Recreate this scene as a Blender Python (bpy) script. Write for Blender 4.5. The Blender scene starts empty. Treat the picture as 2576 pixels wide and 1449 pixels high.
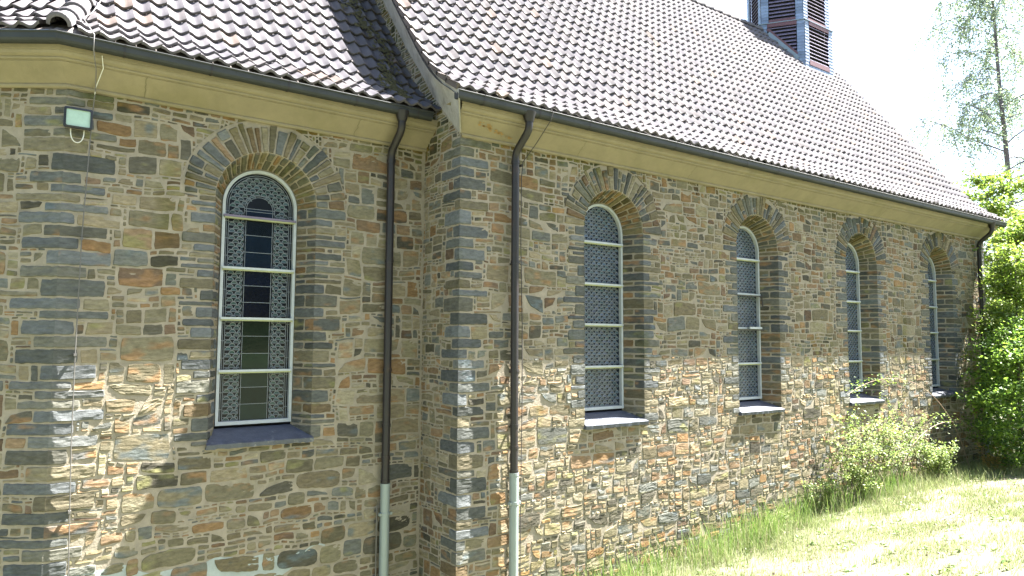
import bpy, math, random
import numpy as np
R = math.radians
random.seed(7)
rng = np.random.default_rng(11)
sc = bpy.context.scene

# ---------------------------------------------------------------- camera, world, sun, exposure
cam_d = bpy.data.cameras.new("camera")
cam = bpy.data.objects.new("camera", cam_d)
sc.collection.objects.link(cam)
yaw, pit, rol = R(35.4574), R(4.2762), R(0.307)
fw = np.array([math.sin(yaw) * math.cos(pit), math.cos(yaw) * math.cos(pit), math.sin(pit)])
rt = np.cross(fw, [0, 0, 1.0]); rt /= np.linalg.norm(rt)
up = np.cross(rt, fw)
r2 = rt * math.cos(rol) + up * math.sin(rol)
u2 = -rt * math.sin(rol) + up * math.cos(rol)
import mathutils
M = mathutils.Matrix(((r2[0], u2[0], -fw[0], -4.2377), (r2[1], u2[1], -fw[1], -7.0), (r2[2], u2[2], -fw[2], 0.0), (0, 0, 0, 1)))
cam.matrix_world = M
cam_d.sensor_width = 36.0
cam_d.lens = 1784.76 / 2576 * 36
cam_d.clip_end = 2000
sc.camera = cam

world = bpy.data.worlds.new("World")
sc.world = world
world.use_nodes = True
wn = world.node_tree
bg = wn.nodes["Background"]
sky = wn.nodes.new("ShaderNodeTexSky")
sky.sky_type = 'NISHITA'
sky.sun_disc = False
sky.sun_elevation = R(59.9)
sky.sun_rotation = math.atan2(4.05, -1.0)
sky.air_density = 1.0
sky.dust_density = 2.2
sky.ozone_density = 0.6
wn.links.new(sky.outputs[0], bg.inputs[0])
bg.inputs[1].default_value = 0.05

sun_d = bpy.data.lights.new("sun", 'SUN')
sun_d.energy = 5.0
sun_d.angle = R(0.5)
sun_d.color = (1.0, 0.955, 0.90)
sun = bpy.data.objects.new("sun", sun_d)
sc.collection.objects.link(sun)
sun.rotation_euler = mathutils.Vector((4.05, -1.0, 7.2)).to_track_quat('Z', 'Y').to_euler()
sun.location = (8, -6, 14)

sc.view_settings.view_transform = 'Standard'
sc.view_settings.look = 'None'
sc.view_settings.exposure = 3.45
sc.view_settings.gamma = 1.0
sc.cycles.max_bounces = 6
sc.cycles.diffuse_bounces = 4
sc.cycles.transmission_bounces = 4
sc.cycles.transparent_max_bounces = 6

# ---------------------------------------------------------------- shared dimensions (metres)
S = 0.8716            # chancel wall stands this far behind the nave wall
XA = -3.8644          # corner between chancel wall and apse wall
ANG = R(34.64)        # turn of the apse wall
AD = np.array([-math.cos(ANG), math.sin(ANG), 0.0])
ZC = 2.39             # underside of cornice
ZB = -3.9             # walls go down to here, below the ground
NW0, PITCH = 2.4557, 3.1756
NXC = [NW0 + i * PITCH for i in range(4)]
CXC = -1.9445
XEND = 14.2
ZARCH, RO, RI, RD = 1.515, 0.552, 0.415, 0.30
ZSILL = -1.1
RIDGE = (4.25, 8.385)
PY = [-.395, -.26, 0, .2, .4, .6, .85, 1.2, 4.25]
PZ = [2.80, 2.89, 3.05, 3.22, 3.43, 3.67, 3.99, 4.42, 8.385]

# ---------------------------------------------------------------- noise
def _h(i, j, k):
    n = (i * 374761393 + j * 668265263 + k * 2147483647 + 1013904223) & 0xFFFFFFFF
    n = ((n ^ (n >> 13)) * 1274126177) & 0xFFFFFFFF
    n = (n ^ (n >> 16)) & 0xFFFF
    return n / 65535.0
def vn(x, y, z=0.0):
    x, y, z = np.broadcast_arrays(np.asarray(x, float), np.asarray(y, float), np.asarray(z, float))
    xi, yi, zi = np.floor(x).astype(np.int64), np.floor(y).astype(np.int64), np.floor(z).astype(np.int64)
    fx, fy, fz = x - xi, y - yi, z - zi
    fx = fx * fx * (3 - 2 * fx); fy = fy * fy * (3 - 2 * fy); fz = fz * fz * (3 - 2 * fz)
    r = 0
    for a in (0, 1):
        for b in (0, 1):
            for c in (0, 1):
                r = r + _h(xi + a, yi + b, zi + c) * (fx if a else 1 - fx) * (fy if b else 1 - fy) * (fz if c else 1 - fz)
    return r * 2 - 1
def fbm(x, y, z=0.0, o=3):
    r, a = 0, 1.0
    for i in range(o):
        r = r + a * vn(np.asarray(x) * 2 ** i + 17 * i, np.asarray(y) * 2 ** i - 9 * i, np.asarray(z) * 2 ** i + 5 * i)
        a *= .5
    return r

# ---------------------------------------------------------------- mesh accumulation
class Acc:
    def __init__(s):
        s.v, s.q, s.t, s.c, s.n = [], [], [], [], 0
    def add(s, v, quads=None, tris=None, col=(1, 1, 1)):
        v = np.asarray(v, float).reshape(-1, 3)
        if quads is not None and len(quads): s.q.append(np.asarray(quads, np.int64).reshape(-1, 4) + s.n)
        if tris is not None and len(tris): s.t.append(np.asarray(tris, np.int64).reshape(-1, 3) + s.n)
        c = np.asarray(col, float)
        if c.ndim == 1: c = np.tile(c, (len(v), 1))
        s.v.append(v); s.c.append(c); s.n += len(v)
    def grid(s, P, col=(1, 1, 1), flip=False, closed=False):
        P = np.asarray(P, float); a, b = P.shape[:2]
        idx = np.arange(a * b).reshape(a, b)
        if closed: idx = np.concatenate([idx, idx[:, :1]], 1)
        q = np.stack([idx[:-1, :-1], idx[1:, :-1], idx[1:, 1:], idx[:-1, 1:]], -1).reshape(-1, 4)
        if flip: q = q[:, ::-1]
        c = np.asarray(col, float)
        s.add(P.reshape(-1, 3), q, col=c.reshape(-1, 3) if c.ndim > 1 else c)
    def box(s, lo, hi, col=(1, 1, 1)):
        x0, y0, z0 = lo; x1, y1, z1 = hi
        v = [(x0, y0, z0), (x1, y0, z0), (x1, y1, z0), (x0, y1, z0), (x0, y0, z1), (x1, y0, z1), (x1, y1, z1), (x0, y1, z1)]
        s.add(v, [(0, 3, 2, 1), (4, 5, 6, 7), (0, 1, 5, 4), (1, 2, 6, 5), (2, 3, 7, 6), (3, 0, 4, 7)], col=col)
    def beam(s, p, q, w, h, upv=(0, 0, 1), col=(1, 1, 1)):
        p, q = np.array(p, float), np.array(q, float)
        d = q - p; d /= np.linalg.norm(d)
        a = np.cross(d, upv); a /= np.linalg.norm(a); b = np.cross(a, d)
        v = []
        for e in (p, q):
            for x, y in ((-1, -1), (1, -1), (1, 1), (-1, 1)): v.append(e + a * x * w / 2 + b * y * h / 2)
        s.add(v, [(3, 2, 1, 0), (4, 5, 6, 7), (0, 1, 5, 4), (1, 2, 6, 5), (2, 3, 7, 6), (3, 0, 4, 7)], col=col)
    def tube(s, pts, rad, n=10, col=(1, 1, 1), caps=True):
        pts = np.asarray(pts, float); m = len(pts)
        rad = np.broadcast_to(np.asarray(rad, float), (m,))
        T = np.gradient(pts, axis=0); T /= np.linalg.norm(T, axis=1)[:, None] + 1e-12
        ref = np.array([0, 0, 1.0]) if abs(T[:, 2]).mean() < .8 else np.array([1.0, 0, 0])
        ring = []
        for i in range(m):
            a = np.cross(T[i], ref); a /= np.linalg.norm(a) + 1e-12; b = np.cross(T[i], a)
            th = np.arange(n) / n * 2 * math.pi
            ring.append(pts[i] + rad[i] * (np.cos(th)[:, None] * a + np.sin(th)[:, None] * b))
        ring = np.array(ring)
        s.grid(ring, col=col, closed=True)
        if caps:
            for k in (0, m - 1):
                c = np.vstack([ring[k], pts[k]])
                t = [(i, (i + 1) % n, n) if k else ((i + 1) % n, i, n) for i in range(n)]
                s.add(c, tris=t, col=col)
    def build(s, name, mat, parent=None, smooth=False):
        me = bpy.data.meshes.new(name)
        V = np.concatenate(s.v); C = np.concatenate(s.c)
        Q = np.concatenate(s.q) if s.q else np.zeros((0, 4), int)
        T = np.concatenate(s.t) if s.t else np.zeros((0, 3), int)
        me.vertices.add(len(V)); me.vertices.foreach_set("co", V.ravel().astype(np.float32))
        nl = len(Q) * 4 + len(T) * 3
        me.loops.add(nl)
        me.loops.foreach_set("vertex_index", np.concatenate([Q.ravel(), T.ravel()]).astype(np.int32))
        me.polygons.add(len(Q) + len(T))
        ls = np.concatenate([np.arange(len(Q)) * 4, len(Q) * 4 + np.arange(len(T)) * 3]).astype(np.int32)
        me.polygons.foreach_set("loop_start", ls)
        me.update(calc_edges=True)
        at = me.color_attributes.new("Col", 'FLOAT_COLOR', 'POINT')
        at.data.foreach_set("color", np.concatenate([C, np.ones((len(C), 1))], 1).ravel().astype(np.float32))
        me.polygons.foreach_set("use_smooth", np.full(len(me.polygons), smooth))
        me.validate()
        me.materials.append(mat)
        o = bpy.data.objects.new(name, me)
        sc.collection.objects.link(o)
        if parent:
            o.parent = parent
            o.matrix_parent_inverse = parent.matrix_world.inverted()
        return o

def empty(name, loc, label, cat, group=None):
    o = bpy.data.objects.new(name, None); sc.collection.objects.link(o)
    o.location = loc
    o.matrix_world = mathutils.Matrix.Translation(loc)
    return tag(o, label, cat, group)
def tag(o, label=None, cat=None, group=None, kind=None):
    if label: o["label"] = label
    if cat: o["category"] = cat
    if group: o["group"] = group
    if kind: o["kind"] = kind
    return o

# ---------------------------------------------------------------- materials
def mat(name, color=(.5, .5, .5), rough=.8, vcol=False, var=.15, scale=6.0, stretch=(1, 1, 1), bump=0.0, bscale=60.0,
        metallic=0.0, spec=.5, color2=None, c2scale=2.0, c2lo=.5, c2hi=.65, trans=0.0, bdist=.01):
    m = bpy.data.materials.new(name); m.use_nodes = True
    nt = m.node_tree; N = nt.nodes; L = nt.links
    p = N["Principled BSDF"]
    p.inputs["Roughness"].default_value = rough
    p.inputs["Metallic"].default_value = metallic
    p.inputs["Specular IOR Level"].default_value = spec
    tc = N.new("ShaderNodeTexCoord"); mp = N.new("ShaderNodeMapping"); L.new(tc.outputs["Object"], mp.inputs[0])
    mp.inputs["Scale"].default_value = stretch
    if vcol:
        a = N.new("ShaderNodeAttribute"); a.attribute_name = "Col"; base = a.outputs["Color"]
        if color != (.5, .5, .5):
            mx = N.new("ShaderNodeMix"); mx.data_type = 'RGBA'; mx.blend_type = 'MULTIPLY'; mx.inputs[0].default_value = 1
            L.new(base, mx.inputs[6]); mx.inputs[7].default_value = (*color, 1); base = mx.outputs[2]
    else:
        c = N.new("ShaderNodeRGB"); c.outputs[0].default_value = (*color, 1); base = c.outputs[0]
    if color2:
        n2 = N.new("ShaderNodeTexNoise"); n2.inputs["Scale"].default_value = c2scale; n2.inputs["Detail"].default_value = 6
        n2.inputs["Roughness"].default_value = .65
        L.new(mp.outputs[0], n2.inputs["Vector"])
        mr = N.new("ShaderNodeMapRange"); mr.inputs[1].default_value = c2lo; mr.inputs[2].default_value = c2hi
        L.new(n2.outputs[0], mr.inputs[0])
        mx = N.new("ShaderNodeMix"); mx.data_type = 'RGBA'; L.new(mr.outputs[0], mx.inputs[0]); L.new(base, mx.inputs[6])
        mx.inputs[7].default_value = (*color2, 1); base = mx.outputs[2]
    if var:
        n = N.new("ShaderNodeTexNoise"); n.inputs["Scale"].default_value = scale; n.inputs["Detail"].default_value = 8
        n.inputs["Roughness"].default_value = .7
        L.new(mp.outputs[0], n.inputs["Vector"])
        mr = N.new("ShaderNodeMapRange"); mr.inputs[1].default_value = .25; mr.inputs[2].default_value = .75
        mr.inputs[3].default_value = 1 - var; mr.inputs[4].default_value = 1 + var
        L.new(n.outputs[0], mr.inputs[0])
        vm = N.new("ShaderNodeVectorMath"); vm.operation = 'SCALE'
        L.new(base, vm.inputs[0]); L.new(mr.outputs[0], vm.inputs["Scale"]); base = vm.outputs[0]
    L.new(base, p.inputs["Base Color"])
    if bump:
        n = N.new("ShaderNodeTexNoise"); n.inputs["Scale"].default_value = bscale; n.inputs["Detail"].default_value = 6
        n.inputs["Roughness"].default_value = .65
        L.new(mp.outputs[0], n.inputs["Vector"])
        b = N.new("ShaderNodeBump"); b.inputs["Strength"].default_value = bump; b.inputs["Distance"].default_value = bdist
        L.new(n.outputs[0], b.inputs["Height"]); L.new(b.outputs[0], p.inputs["Normal"])
    if trans:
        out = N["Material Output"]
        tr = N.new("ShaderNodeBsdfTranslucent"); L.new(base, tr.inputs[0])
        ms = N.new("ShaderNodeMixShader"); ms.inputs[0].default_value = trans
        L.new(p.outputs[0], ms.inputs[1]); L.new(tr.outputs[0], ms.inputs[2]); L.new(ms.outputs[0], out.inputs[0])
    return m

M_stone = mat("rubble_stone", vcol=True, rough=.95, var=.38, scale=15, stretch=(1, 1, 2.4), bump=.5, bscale=34, spec=.06, bdist=.011)
M_mortar = mat("lime_mortar", (.275, .243, .193), rough=.95, var=.28, scale=7, bump=.5, bscale=40, spec=.1, color2=(.215, .195, .14), c2scale=2.2, c2lo=.5, c2hi=.75)
M_cornice = mat("olive_painted_plaster", (.235, .205, .138), rough=.9, var=.16, scale=3, bump=.2, bscale=50, color2=(.185, .165, .095), c2scale=1.6, c2lo=.5, c2hi=.8)
M_tile = mat("clay_roof_tile", vcol=True, rough=.8, var=.22, scale=3, bump=.2, bscale=70, spec=.15, bdist=.004)
M_gutter = mat("weathered_zinc_gutter", (.028, .032, .032), rough=.6, var=.25, scale=5, metallic=.25, stretch=(1, 1, 1))
M_pipe = mat("brown_painted_pipe", (.013, .0115, .014), rough=.45, var=.2, scale=12, color2=(.03, .018, .014), c2scale=5, c2lo=.55, c2hi=.7)
M_galv = mat("galvanised_pipe", (.24, .285, .28), rough=.5, var=.15, scale=10, stretch=(1, 1, .2), metallic=.2)
M_frame = mat("pale_frame_paint", (.42, .455, .475), rough=.5, var=.12, scale=12)
M_bar_under = mat("olive_bar_underside", (.34, .36, .19), rough=.6, var=.1, scale=12)  # olive tone of the strip under each glazing bar
M_glass = mat("dark_leaded_glass", vcol=True, rough=.12, var=.25, scale=7, spec=.22, bump=.12, bscale=9)
M_lead = mat("lead_came", (.20, .225, .25), rough=.5, var=.15, scale=30, metallic=.3)
M_slate = mat("slate_sill", (.065, .075, .10), rough=.45, var=.35, scale=9, bump=.5, bscale=40, color2=(.2, .21, .22), c2scale=7, c2lo=.6, c2hi=.72)
M_band = mat("grey_verge_render", (.30, .29, .265), rough=.9, var=.3, scale=5, bump=.8, bscale=30, color2=(.15, .13, .11), c2scale=4, c2lo=.55, c2hi=.75)
M_slates = mat("belfry_slate", vcol=True, rough=.5, var=.2, scale=10, spec=.5)
M_louvre = mat("belfry_louvre_wood", (.16, .135, .20), rough=.6, var=.25, scale=10)
M_red = mat("belfry_red_trim", (.115, .052, .062), rough=.6, var=.15, scale=8)
M_dark = mat("dark_interior", (.015, .015, .018), rough=.9, var=0)
M_black = mat("black_housing", (.012, .014, .02), rough=.4, var=.1)
M_lampg = mat("floodlight_glass", (.36, .50, .44), rough=.15, var=.12, scale=25)
M_wire = mat("grey_conductor_wire", (.13, .125, .12), rough=.5, var=.15, metallic=.4)
M_wired = mat("dark_wire", (.04, .035, .035), rough=.6, var=.1)
M_white = mat("white_cable", (.6, .6, .55), rough=.5, var=.1)
M_grass = mat("grass_blades", vcol=True, rough=.6, var=.15, scale=2, trans=.35)
M_soil = mat("turf_ground", (.10, .105, .055), rough=.95, var=.4, scale=3, bump=.6, bscale=25, color2=(.10, .09, .05), c2scale=1.2, c2lo=.55, c2hi=.72)
M_leaf = mat("leaf", vcol=True, rough=.5, var=.12, scale=3, trans=.5)
M_bark = mat("bark", (.09, .07, .055), rough=.9, var=.35, scale=10, bump=.6, bscale=30)
M_birch = mat("birch_bark", (.13, .11, .13), rough=.8, var=.4, scale=6)
M_plainwall = mat("rear_masonry", (.20, .185, .14), rough=.9, var=.4, scale=5, bump=.6, bscale=12)
M_moss = mat("roof_moss", (.055, .05, .018), rough=1, var=.5, scale=20)

church = empty("church", (6.0, 3.0, ZB), "rubble stone church with red-brown pantile roof, round-arched leaded windows and olive cornice", "church")
CP = church

# ---------------------------------------------------------------- stones
PAL = [((.172, .155, .105), 25), ((.222, .188, .125), 20), ((.136, .140, .125), 15), ((.245, .16, .085), 6), ((.21, .15, .095), 9),
       ((.098, .092, .072), 10), ((.265, .235, .165), 10), ((.192, .168, .112), 18), ((.15, .108, .075), 5)]
QPAL = [((.122, .131, .133), 32), ((.108, .114, .106), 24), ((.148, .146, .122), 20), ((.152, .158, .152), 12), ((.18, .16, .11), 12), ((.19, .145, .09), 2)]
def pick(pal):
    w = np.array([p[1] for p in pal], float)
    c = np.array(pal[rng.choice(len(pal), p=w / w.sum())][0])
    return c * rng.uniform(.6, 1.08)

def patch(acc, surf, c4, p, col, keep='', ext=1.0, sp=.022, amp=.009, rnd=.1, warp=None, post=None, rust=True, stain=None):
    stain = stain or wall_stain
    """one rock-faced stone on a surface; c4 = corners bl, br, tr, tl in (u, v)"""
    c4 = np.array(c4, float)
    w = (np.linalg.norm(c4[1] - c4[0]) + np.linalg.norm(c4[2] - c4[3])) / 2
    h = (np.linalg.norm(c4[3] - c4[0]) + np.linalg.norm(c4[2] - c4[1])) / 2
    if w < .015 or h < .012: return
    na = int(np.clip(math.ceil(w / sp), 2, 26)); nb = int(np.clip(math.ceil(h / (sp * .85)), 2, 14))
    def axis(n, L, k0, k1):
        e = min(.011 / L, .22)
        t = list(np.linspace(0, 1, n + 1))
        if not k0: t = [0, e] + [x for x in t[1:] if x > e * 1.8]
        if not k1: t = [x for x in t[:-1] if x < 1 - e * 1.8] + [1 - e, 1]
        return np.array(t)
    ta = axis(na, w, 'l' in keep, 'r' in keep); tb = axis(nb, h, False, False)
    A, B = np.meshgrid(ta, tb, indexing='ij')
    a, b = A * 2 - 1, B * 2 - 1
    ka = np.where(a < 0, 0 if 'l' in keep else rnd, 0 if 'r' in keep else rnd)
    a2 = a * (1 - ka * abs(b) ** 4)
    kb = np.where(((a < 0) & ('l' in keep)) | ((a > 0) & ('r' in keep)), 0, rnd * min(1.0, w / h))
    b2 = b * (1 - kb * abs(a) ** 4)
    s_, t_ = (a2 + 1) / 2, (b2 + 1) / 2
    UV = ((1 - s_) * (1 - t_))[..., None] * c4[0] + (s_ * (1 - t_))[..., None] * c4[1] + (s_ * t_)[..., None] * c4[2] + ((1 - s_) * t_)[..., None] * c4[3]
    sd = rng.uniform(0, 500)
    U, V = UV[..., 0], UV[..., 1]
    onedge = np.minimum(np.minimum(A, 1 - A) if not keep else (A if 'l' not in keep else 1 - A), np.minimum(B, 1 - B))
    jag = (onedge < .2).astype(float)
    kf = np.ones_like(A)
    if 'l' in keep: kf = np.clip(A * w / .05, 0, 1)
    if 'r' in keep: kf = np.clip((1 - A) * w / .05, 0, 1)
    U = U + .005 * vn(U * 22 + sd, V * 22, 3) * jag * kf
    V = V + .005 * vn(U * 22 + sd, V * 22, 9) * jag
    dl = np.full_like(A, 9.) if 'l' in keep else A * w
    dr = np.full_like(A, 9.) if 'r' in keep else (1 - A) * w
    de = np.minimum(np.minimum(dl, dr), np.minimum(B, 1 - B) * h)
    nz = fbm(U * 9 + sd, V * 18 + sd, 0, 3) * .62 + .4 * np.abs(vn(U * 5 + sd, V * 11, 4)) + (A - .5) * rng.uniform(-1.6, .1) + (B - .5) * rng.uniform(-2.0, -.1) + .3 * (1 - 2 * ((V * 23 + 1.6 * vn(U * 5 + sd, V * 5, 21) + sd) % 1.0))
    H = p * (.8 + .2 * np.clip(de / .014, 0, 1)) + amp * nz * kf
    H = np.maximum(H, .0015 + .002 * nz)
    H = np.where(kf < .02, p, H)
    border = de < 1e-6
    H = np.where(border, -.006, H)
    U = U.copy()
    if 'l' in keep: U[0, :] -= p * ext
    if 'r' in keep: U[-1, :] += p * ext
    if warp is not None: U, V = warp(U, V)
    if post is not None: U, V = post(U, V)
    P = surf(U, V, H)
    cc = np.tile(col, (*A.shape, 1))
    if rust:
        r = rng.random()
        f = np.clip(fbm(U * 7 + sd * 2, V * 16, 7, 2) * 1.6 + (-.75 if r < .6 else .0), 0, 1)[..., None]
        rc = np.array((.24, .145, .075)) if rng.random() < .55 else np.array((.105, .13, .14)) if rng.random() < .5 else np.array((.19, .185, .085))
        cc = cc * (1 - f * .75) + rc * f * .75
    cc = cc * (1 + .16 * vn(U * 15 + sd, V * 60, 2))[..., None]
    if stain is not None:
        k = stain(P)[..., None]; cc = cc * (1 - k) + cc * np.array((.62, .66, .38)) * k
    acc.grid(P, col=np.clip(cc, .02, 1))

def wall_stain(P):
    z = P[..., 2]; x = P[..., 0]; y = P[..., 1]
    n = fbm(x * 3 + y * 3, z * 1.2, 4, 3)
    a = np.clip((z - 2.16) / .2, 0, 1) * np.clip(.6 + n, 0, 1)
    b = np.clip((-1.9 - z) / 1.4, 0, 1) * np.clip(.5 + n * .8, 0, 1) * .8
    c = np.clip(n - .55, 0, 1) * .9
    return np.clip(np.maximum(np.maximum(a, b), c), 0, 1)
def fill(nu, nv, blocked, big=None, BP=(.08, .18, .27, .23, .15, .09)):
    """random rubble coursing on a cell grid -> list of (i, j, w, h)"""
    occ = blocked.copy(); out = []
    # coursed bands first: single stones or small stacks of thinner ones; leftovers are filled below
    j = 0
    def put(i, j_, w, h):
        if w < 1 or h < 1 or i + w > nu or j_ + h > nv or occ[i:i + w, j_:j_ + h].any(): return False
        occ[i:i + w, j_:j_ + h] = True; out.append((i, j_, w, h)); return True
    def row(i0, w, j_, h):
        i = i0
        while i < i0 + w:
            k = min(i0 + w - i, max(2, int(round(h * .75 * rng.uniform(1.1, 3.4)))))
            if i0 + w - i - k < 2: k = i0 + w - i
            put(i, j_, k, h); i += k
    while j < nv:
        B = int(rng.choice([3, 4, 5, 6, 7, 8], p=BP))
        if big is not None and big(j): B += 1
        B = min(B, nv - j); i = int(rng.integers(0, 3))
        while i < nu:
            f = rng.random()
            if f < .56 or B <= 3:
                w = max(2, int(round(B * .75 * rng.uniform(.8, 3.0)))); w = min(w, 13)
                hh = B
                if B <= 4 and rng.random() < .22: hh = B + int(rng.integers(1, 3))
                if not put(i, j, w, hh): 
                    if not put(i, j, w, B): put(i, j, max(2, w // 2), B)
                i += w
            else:
                w = int(rng.integers(5, 15)); w = min(w, nu - i)
                a = int(rng.integers(1, B)) if B > 2 else 1
                if B >= 5 and rng.random() < .4:
                    a = int(rng.integers(1, 3)); b_ = int(rng.integers(1, B - a)); row(i, w, j, a); row(i, w, j + a, b_); row(i, w, j + a + b_, B - a - b_)
                else: row(i, w, j, a); row(i, w, j + a, B - a)
                i += w
        j += B
    hs = np.array([1, 2, 3, 4, 5, 6, 7]); hp = np.array([.04, .22, .27, .21, .14, .08, .04])
    for j in range(nv):
        i = 0
        while i < nu:
            if occ[i, j]: i += 1; continue
            run = 0
            while i + run < nu and not occ[i + run, j] and run < 18: run += 1
            h = int(rng.choice(hs, p=hp))
            if big is not None and big(j): h = int(round(h * 1.3 + .3))
            w = int(np.clip(round(h * .75 * rng.uniform(.9, 3.6)), 2, 14))
            if h == 1: w = int(rng.integers(3, 9))
            if run - w < 3: w = run if run <= w + 2 else run - 3
            w = max(1, min(w, run))
            if w <= 1: h = min(h, 2)
            hh = 1
            while hh < h and j + hh < nv and not occ[i:i + w, j + hh].any(): hh += 1
            h = hh
            occ[i:i + w, j:j + h] = True
            out.append((i, j, w, h)); i += w
    return out

DU, DV = .04, .03
def corner_courses(v0, v1, la=(.16, .42), lb=(.14, .40), hts=(3, 4, 4, 5, 5, 6)):
    out = []; v = v0; k = 0
    while v < v1 - 1e-6:
        h = min(random.choice(hts) * DV, v1 - v)
        if v1 - v - h < 2.5 * DV: h = v1 - v
        lo = k % 2
        A_ = la[1] * random.uniform(.8, 1.1) if lo else la[0] * random.uniform(.8, 1.5)
        B_ = lb[0] * random.uniform(.8, 1.5) if lo else lb[1] * random.uniform(.8, 1.1)
        out.append((v, v + h, round(A_ / DU) * DU, round(B_ / DU) * DU, pick(QPAL), random.uniform(.006, .011)))
        v += h; k += 1
    return out

def field_warp(U, V):
    return U + .014 * vn(U * 3.1, V * 4.1, 1), V + .026 * vn(U * 1.5, V * 2.7, 6) + .012 * vn(U * 4.1, V * 5.7, 16) + .006 * vn(U * 9, V * 11, 12)

def build_wall(acc, O, D, Nn, u0, u1, v0, v1, cl=None, cr=None, clext=1.0, openings=(), jambs=(), inside=None, spf=None, side='A', big=None):
    O, D, Nn = map(lambda q: np.array(q, float), (O, D, Nn))
    def surf(U, V, H):
        return O + U[..., None] * D + V[..., None] * np.array([0, 0, 1.0]) + H[..., None] * Nn
    nu, nv = int(round((u1 - u0) / DU)), int(round((v1 - v0) / DV))
    blk = np.zeros((nu, nv), bool)
    ug = u0 + (np.arange(nu) + .5) * DU; vg = v0 + (np.arange(nv) + .5) * DV
    G = .005
    if cl:
        for (a, b, la, lb, col, p) in cl:
            L = la if side == 'A' else lb
            blk[np.ix_(ug < u0 + L, (vg > a) & (vg < b))] = True
            patch(acc, surf, [(u0, a + G), (u0 + L - G, a + G), (u0 + L - G, b - G), (u0, b - G)], p, col, 'l', clext, rnd=.05, amp=.006, rust=random.random() < .15)
    if cr:
        for (a, b, la, lb, col, p) in cr:
            L = la
            blk[np.ix_(ug > u1 - L, (vg > a) & (vg < b))] = True
            patch(acc, surf, [(u1 - L + G, a + G), (u1, a + G), (u1, b - G), (u1 - L + G, b - G)], p, col, 'r', clext, rnd=.05, amp=.006, rust=random.random() < .15)
    RING = []
    for xc, (jl, jr) in zip(openings, jambs):
        xu = xc
        RING.append(xu)
        blk[np.ix_(abs(ug - xu) < RO, (vg > ZSILL - .03) & (vg < ZARCH))] = True
        for sgn, js in ((-1, jl), (1, jr)):
            for (a, b, la, lb, col, p) in js:
                if sgn > 0:
                    blk[np.ix_((ug > xu) & (ug < xu + RO + la), (vg > a) & (vg < b))] = True
                    patch(acc, surf, [(xu + RO, a + G), (xu + RO + la - G, a + G), (xu + RO + la - G, b - G), (xu + RO, b - G)], p, col, 'l', .64, rnd=.07, amp=.005, rust=random.random() < .2)
                else:
                    blk[np.ix_((ug < xu) & (ug > xu - RO - la), (vg > a) & (vg < b))] = True
                    patch(acc, surf, [(xu - RO - la + G, a + G), (xu - RO, a + G), (xu - RO, b - G), (xu - RO - la + G, b - G)], p, col, 'r', .64, rnd=.07, amp=.005, rust=random.random() < .2)
        # voussoirs on the wall face
        th = 0.0; nvs = random.randint(26, 30)
        ws = np.array([random.uniform(.55, 1.45) for _ in range(nvs)]); ws = ws / ws.sum() * math.pi
        for wd in ws:
            L = random.uniform(.30, .37) if abs(th - math.pi / 2) > .5 else random.uniform(.27, .34)
            g = .006
            t0, t1 = th, th + wd; th += wd
            cuts = [(0, L)] if random.random() < .6 or wd > .17 else [(0, L * random.uniform(.35, .65)), (None, L)]
            if len(cuts) == 2: cuts[1] = (cuts[0][1] + .012, L)
            for (ra, rb) in cuts:
                r0, r1 = RO + ra, RO + rb
                def pol(r, t): return (xu - r * math.cos(t), ZARCH + r * math.sin(t))
                # local frame: 'bottom' edge = intrados
                c4 = [pol(r0, t0 + g / r0), pol(r0, t1 - g / r0), pol(r1, t1 - g / r1), pol(r1, t0 + g / r1)]
                c4 = [c4[0], c4[1], c4[2], c4[3]]
                patch(acc, surf, [c4[1], c4[0], c4[3], c4[2]][::-1], random.uniform(.012, .022), pick(QPAL if random.random() < .55 else PAL) * .98, rnd=.05, amp=.005, rust=random.random() < .3)
        dd = np.hypot(ug[:, None] - xu, vg[None, :] - ZARCH)
        blk |= (dd < RO + .315) & (vg[None, :] > ZARCH - .02)
    if inside is not None:
        blk |= ~inside(ug[:, None], vg[None, :])
    def post(U, V):
        for xu in RING:
            dx, dz = U - xu, V - ZARCH
            r = np.hypot(dx, dz) + 1e-9
            lim = RO + .35
            m = (dz > -.01) & (r < lim)
            f = np.where(m, lim / r, 1.0)
            U, V = xu + dx * f, ZARCH + dz * f
        return U, V
    for (i, j, w, h) in fill(nu, nv, blk, big, (.08, .18, .27, .23, .15, .09) if big is not None else (.16, .27, .27, .18, .09, .03)):
        ua, ub, va, vb = u0 + i * DU, u0 + (i + w) * DU, v0 + j * DV, v0 + (j + h) * DV
        g = random.uniform(.001, .0045)
        W_, H_ = ub - ua, vb - va
        def jt(f=1): return random.uniform(0, .032) * f
        c4 = [[ua + g + jt() * W_, va + g + jt() * H_], [ub - g - jt() * W_, va + g + jt() * H_], [ub - g - jt() * W_, vb - g - jt() * H_], [ua + g + jt() * W_, vb - g - jt() * H_]]
        sl = random.gauss(0, .022) * W_ / 2
        for k_, sg in ((0, -1), (3, -1), (1, 1), (2, 1)): c4[k_][1] += sg * sl
        if random.random() < .16 and W_ > .1 and H_ > .07:
            k = random.randrange(4); fx, fy = random.uniform(.15, .35), random.uniform(.2, .45)
            c4[k][0] += fx * W_ * (1 if k in (0, 3) else -1); c4[k][1] += fy * H_ * (1 if k in (0, 1) else -1)
        sp = .022 if spf is None else spf((ua + ub) / 2)
        patch(acc, surf, c4, random.uniform(.001, .008), pick(PAL), sp=sp, rnd=random.uniform(.025, .085) if big is None or va > -1.65 else random.uniform(.08, .22), amp=random.uniform(.0025, .0075), warp=field_warp, post=post if RING else None)

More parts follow.
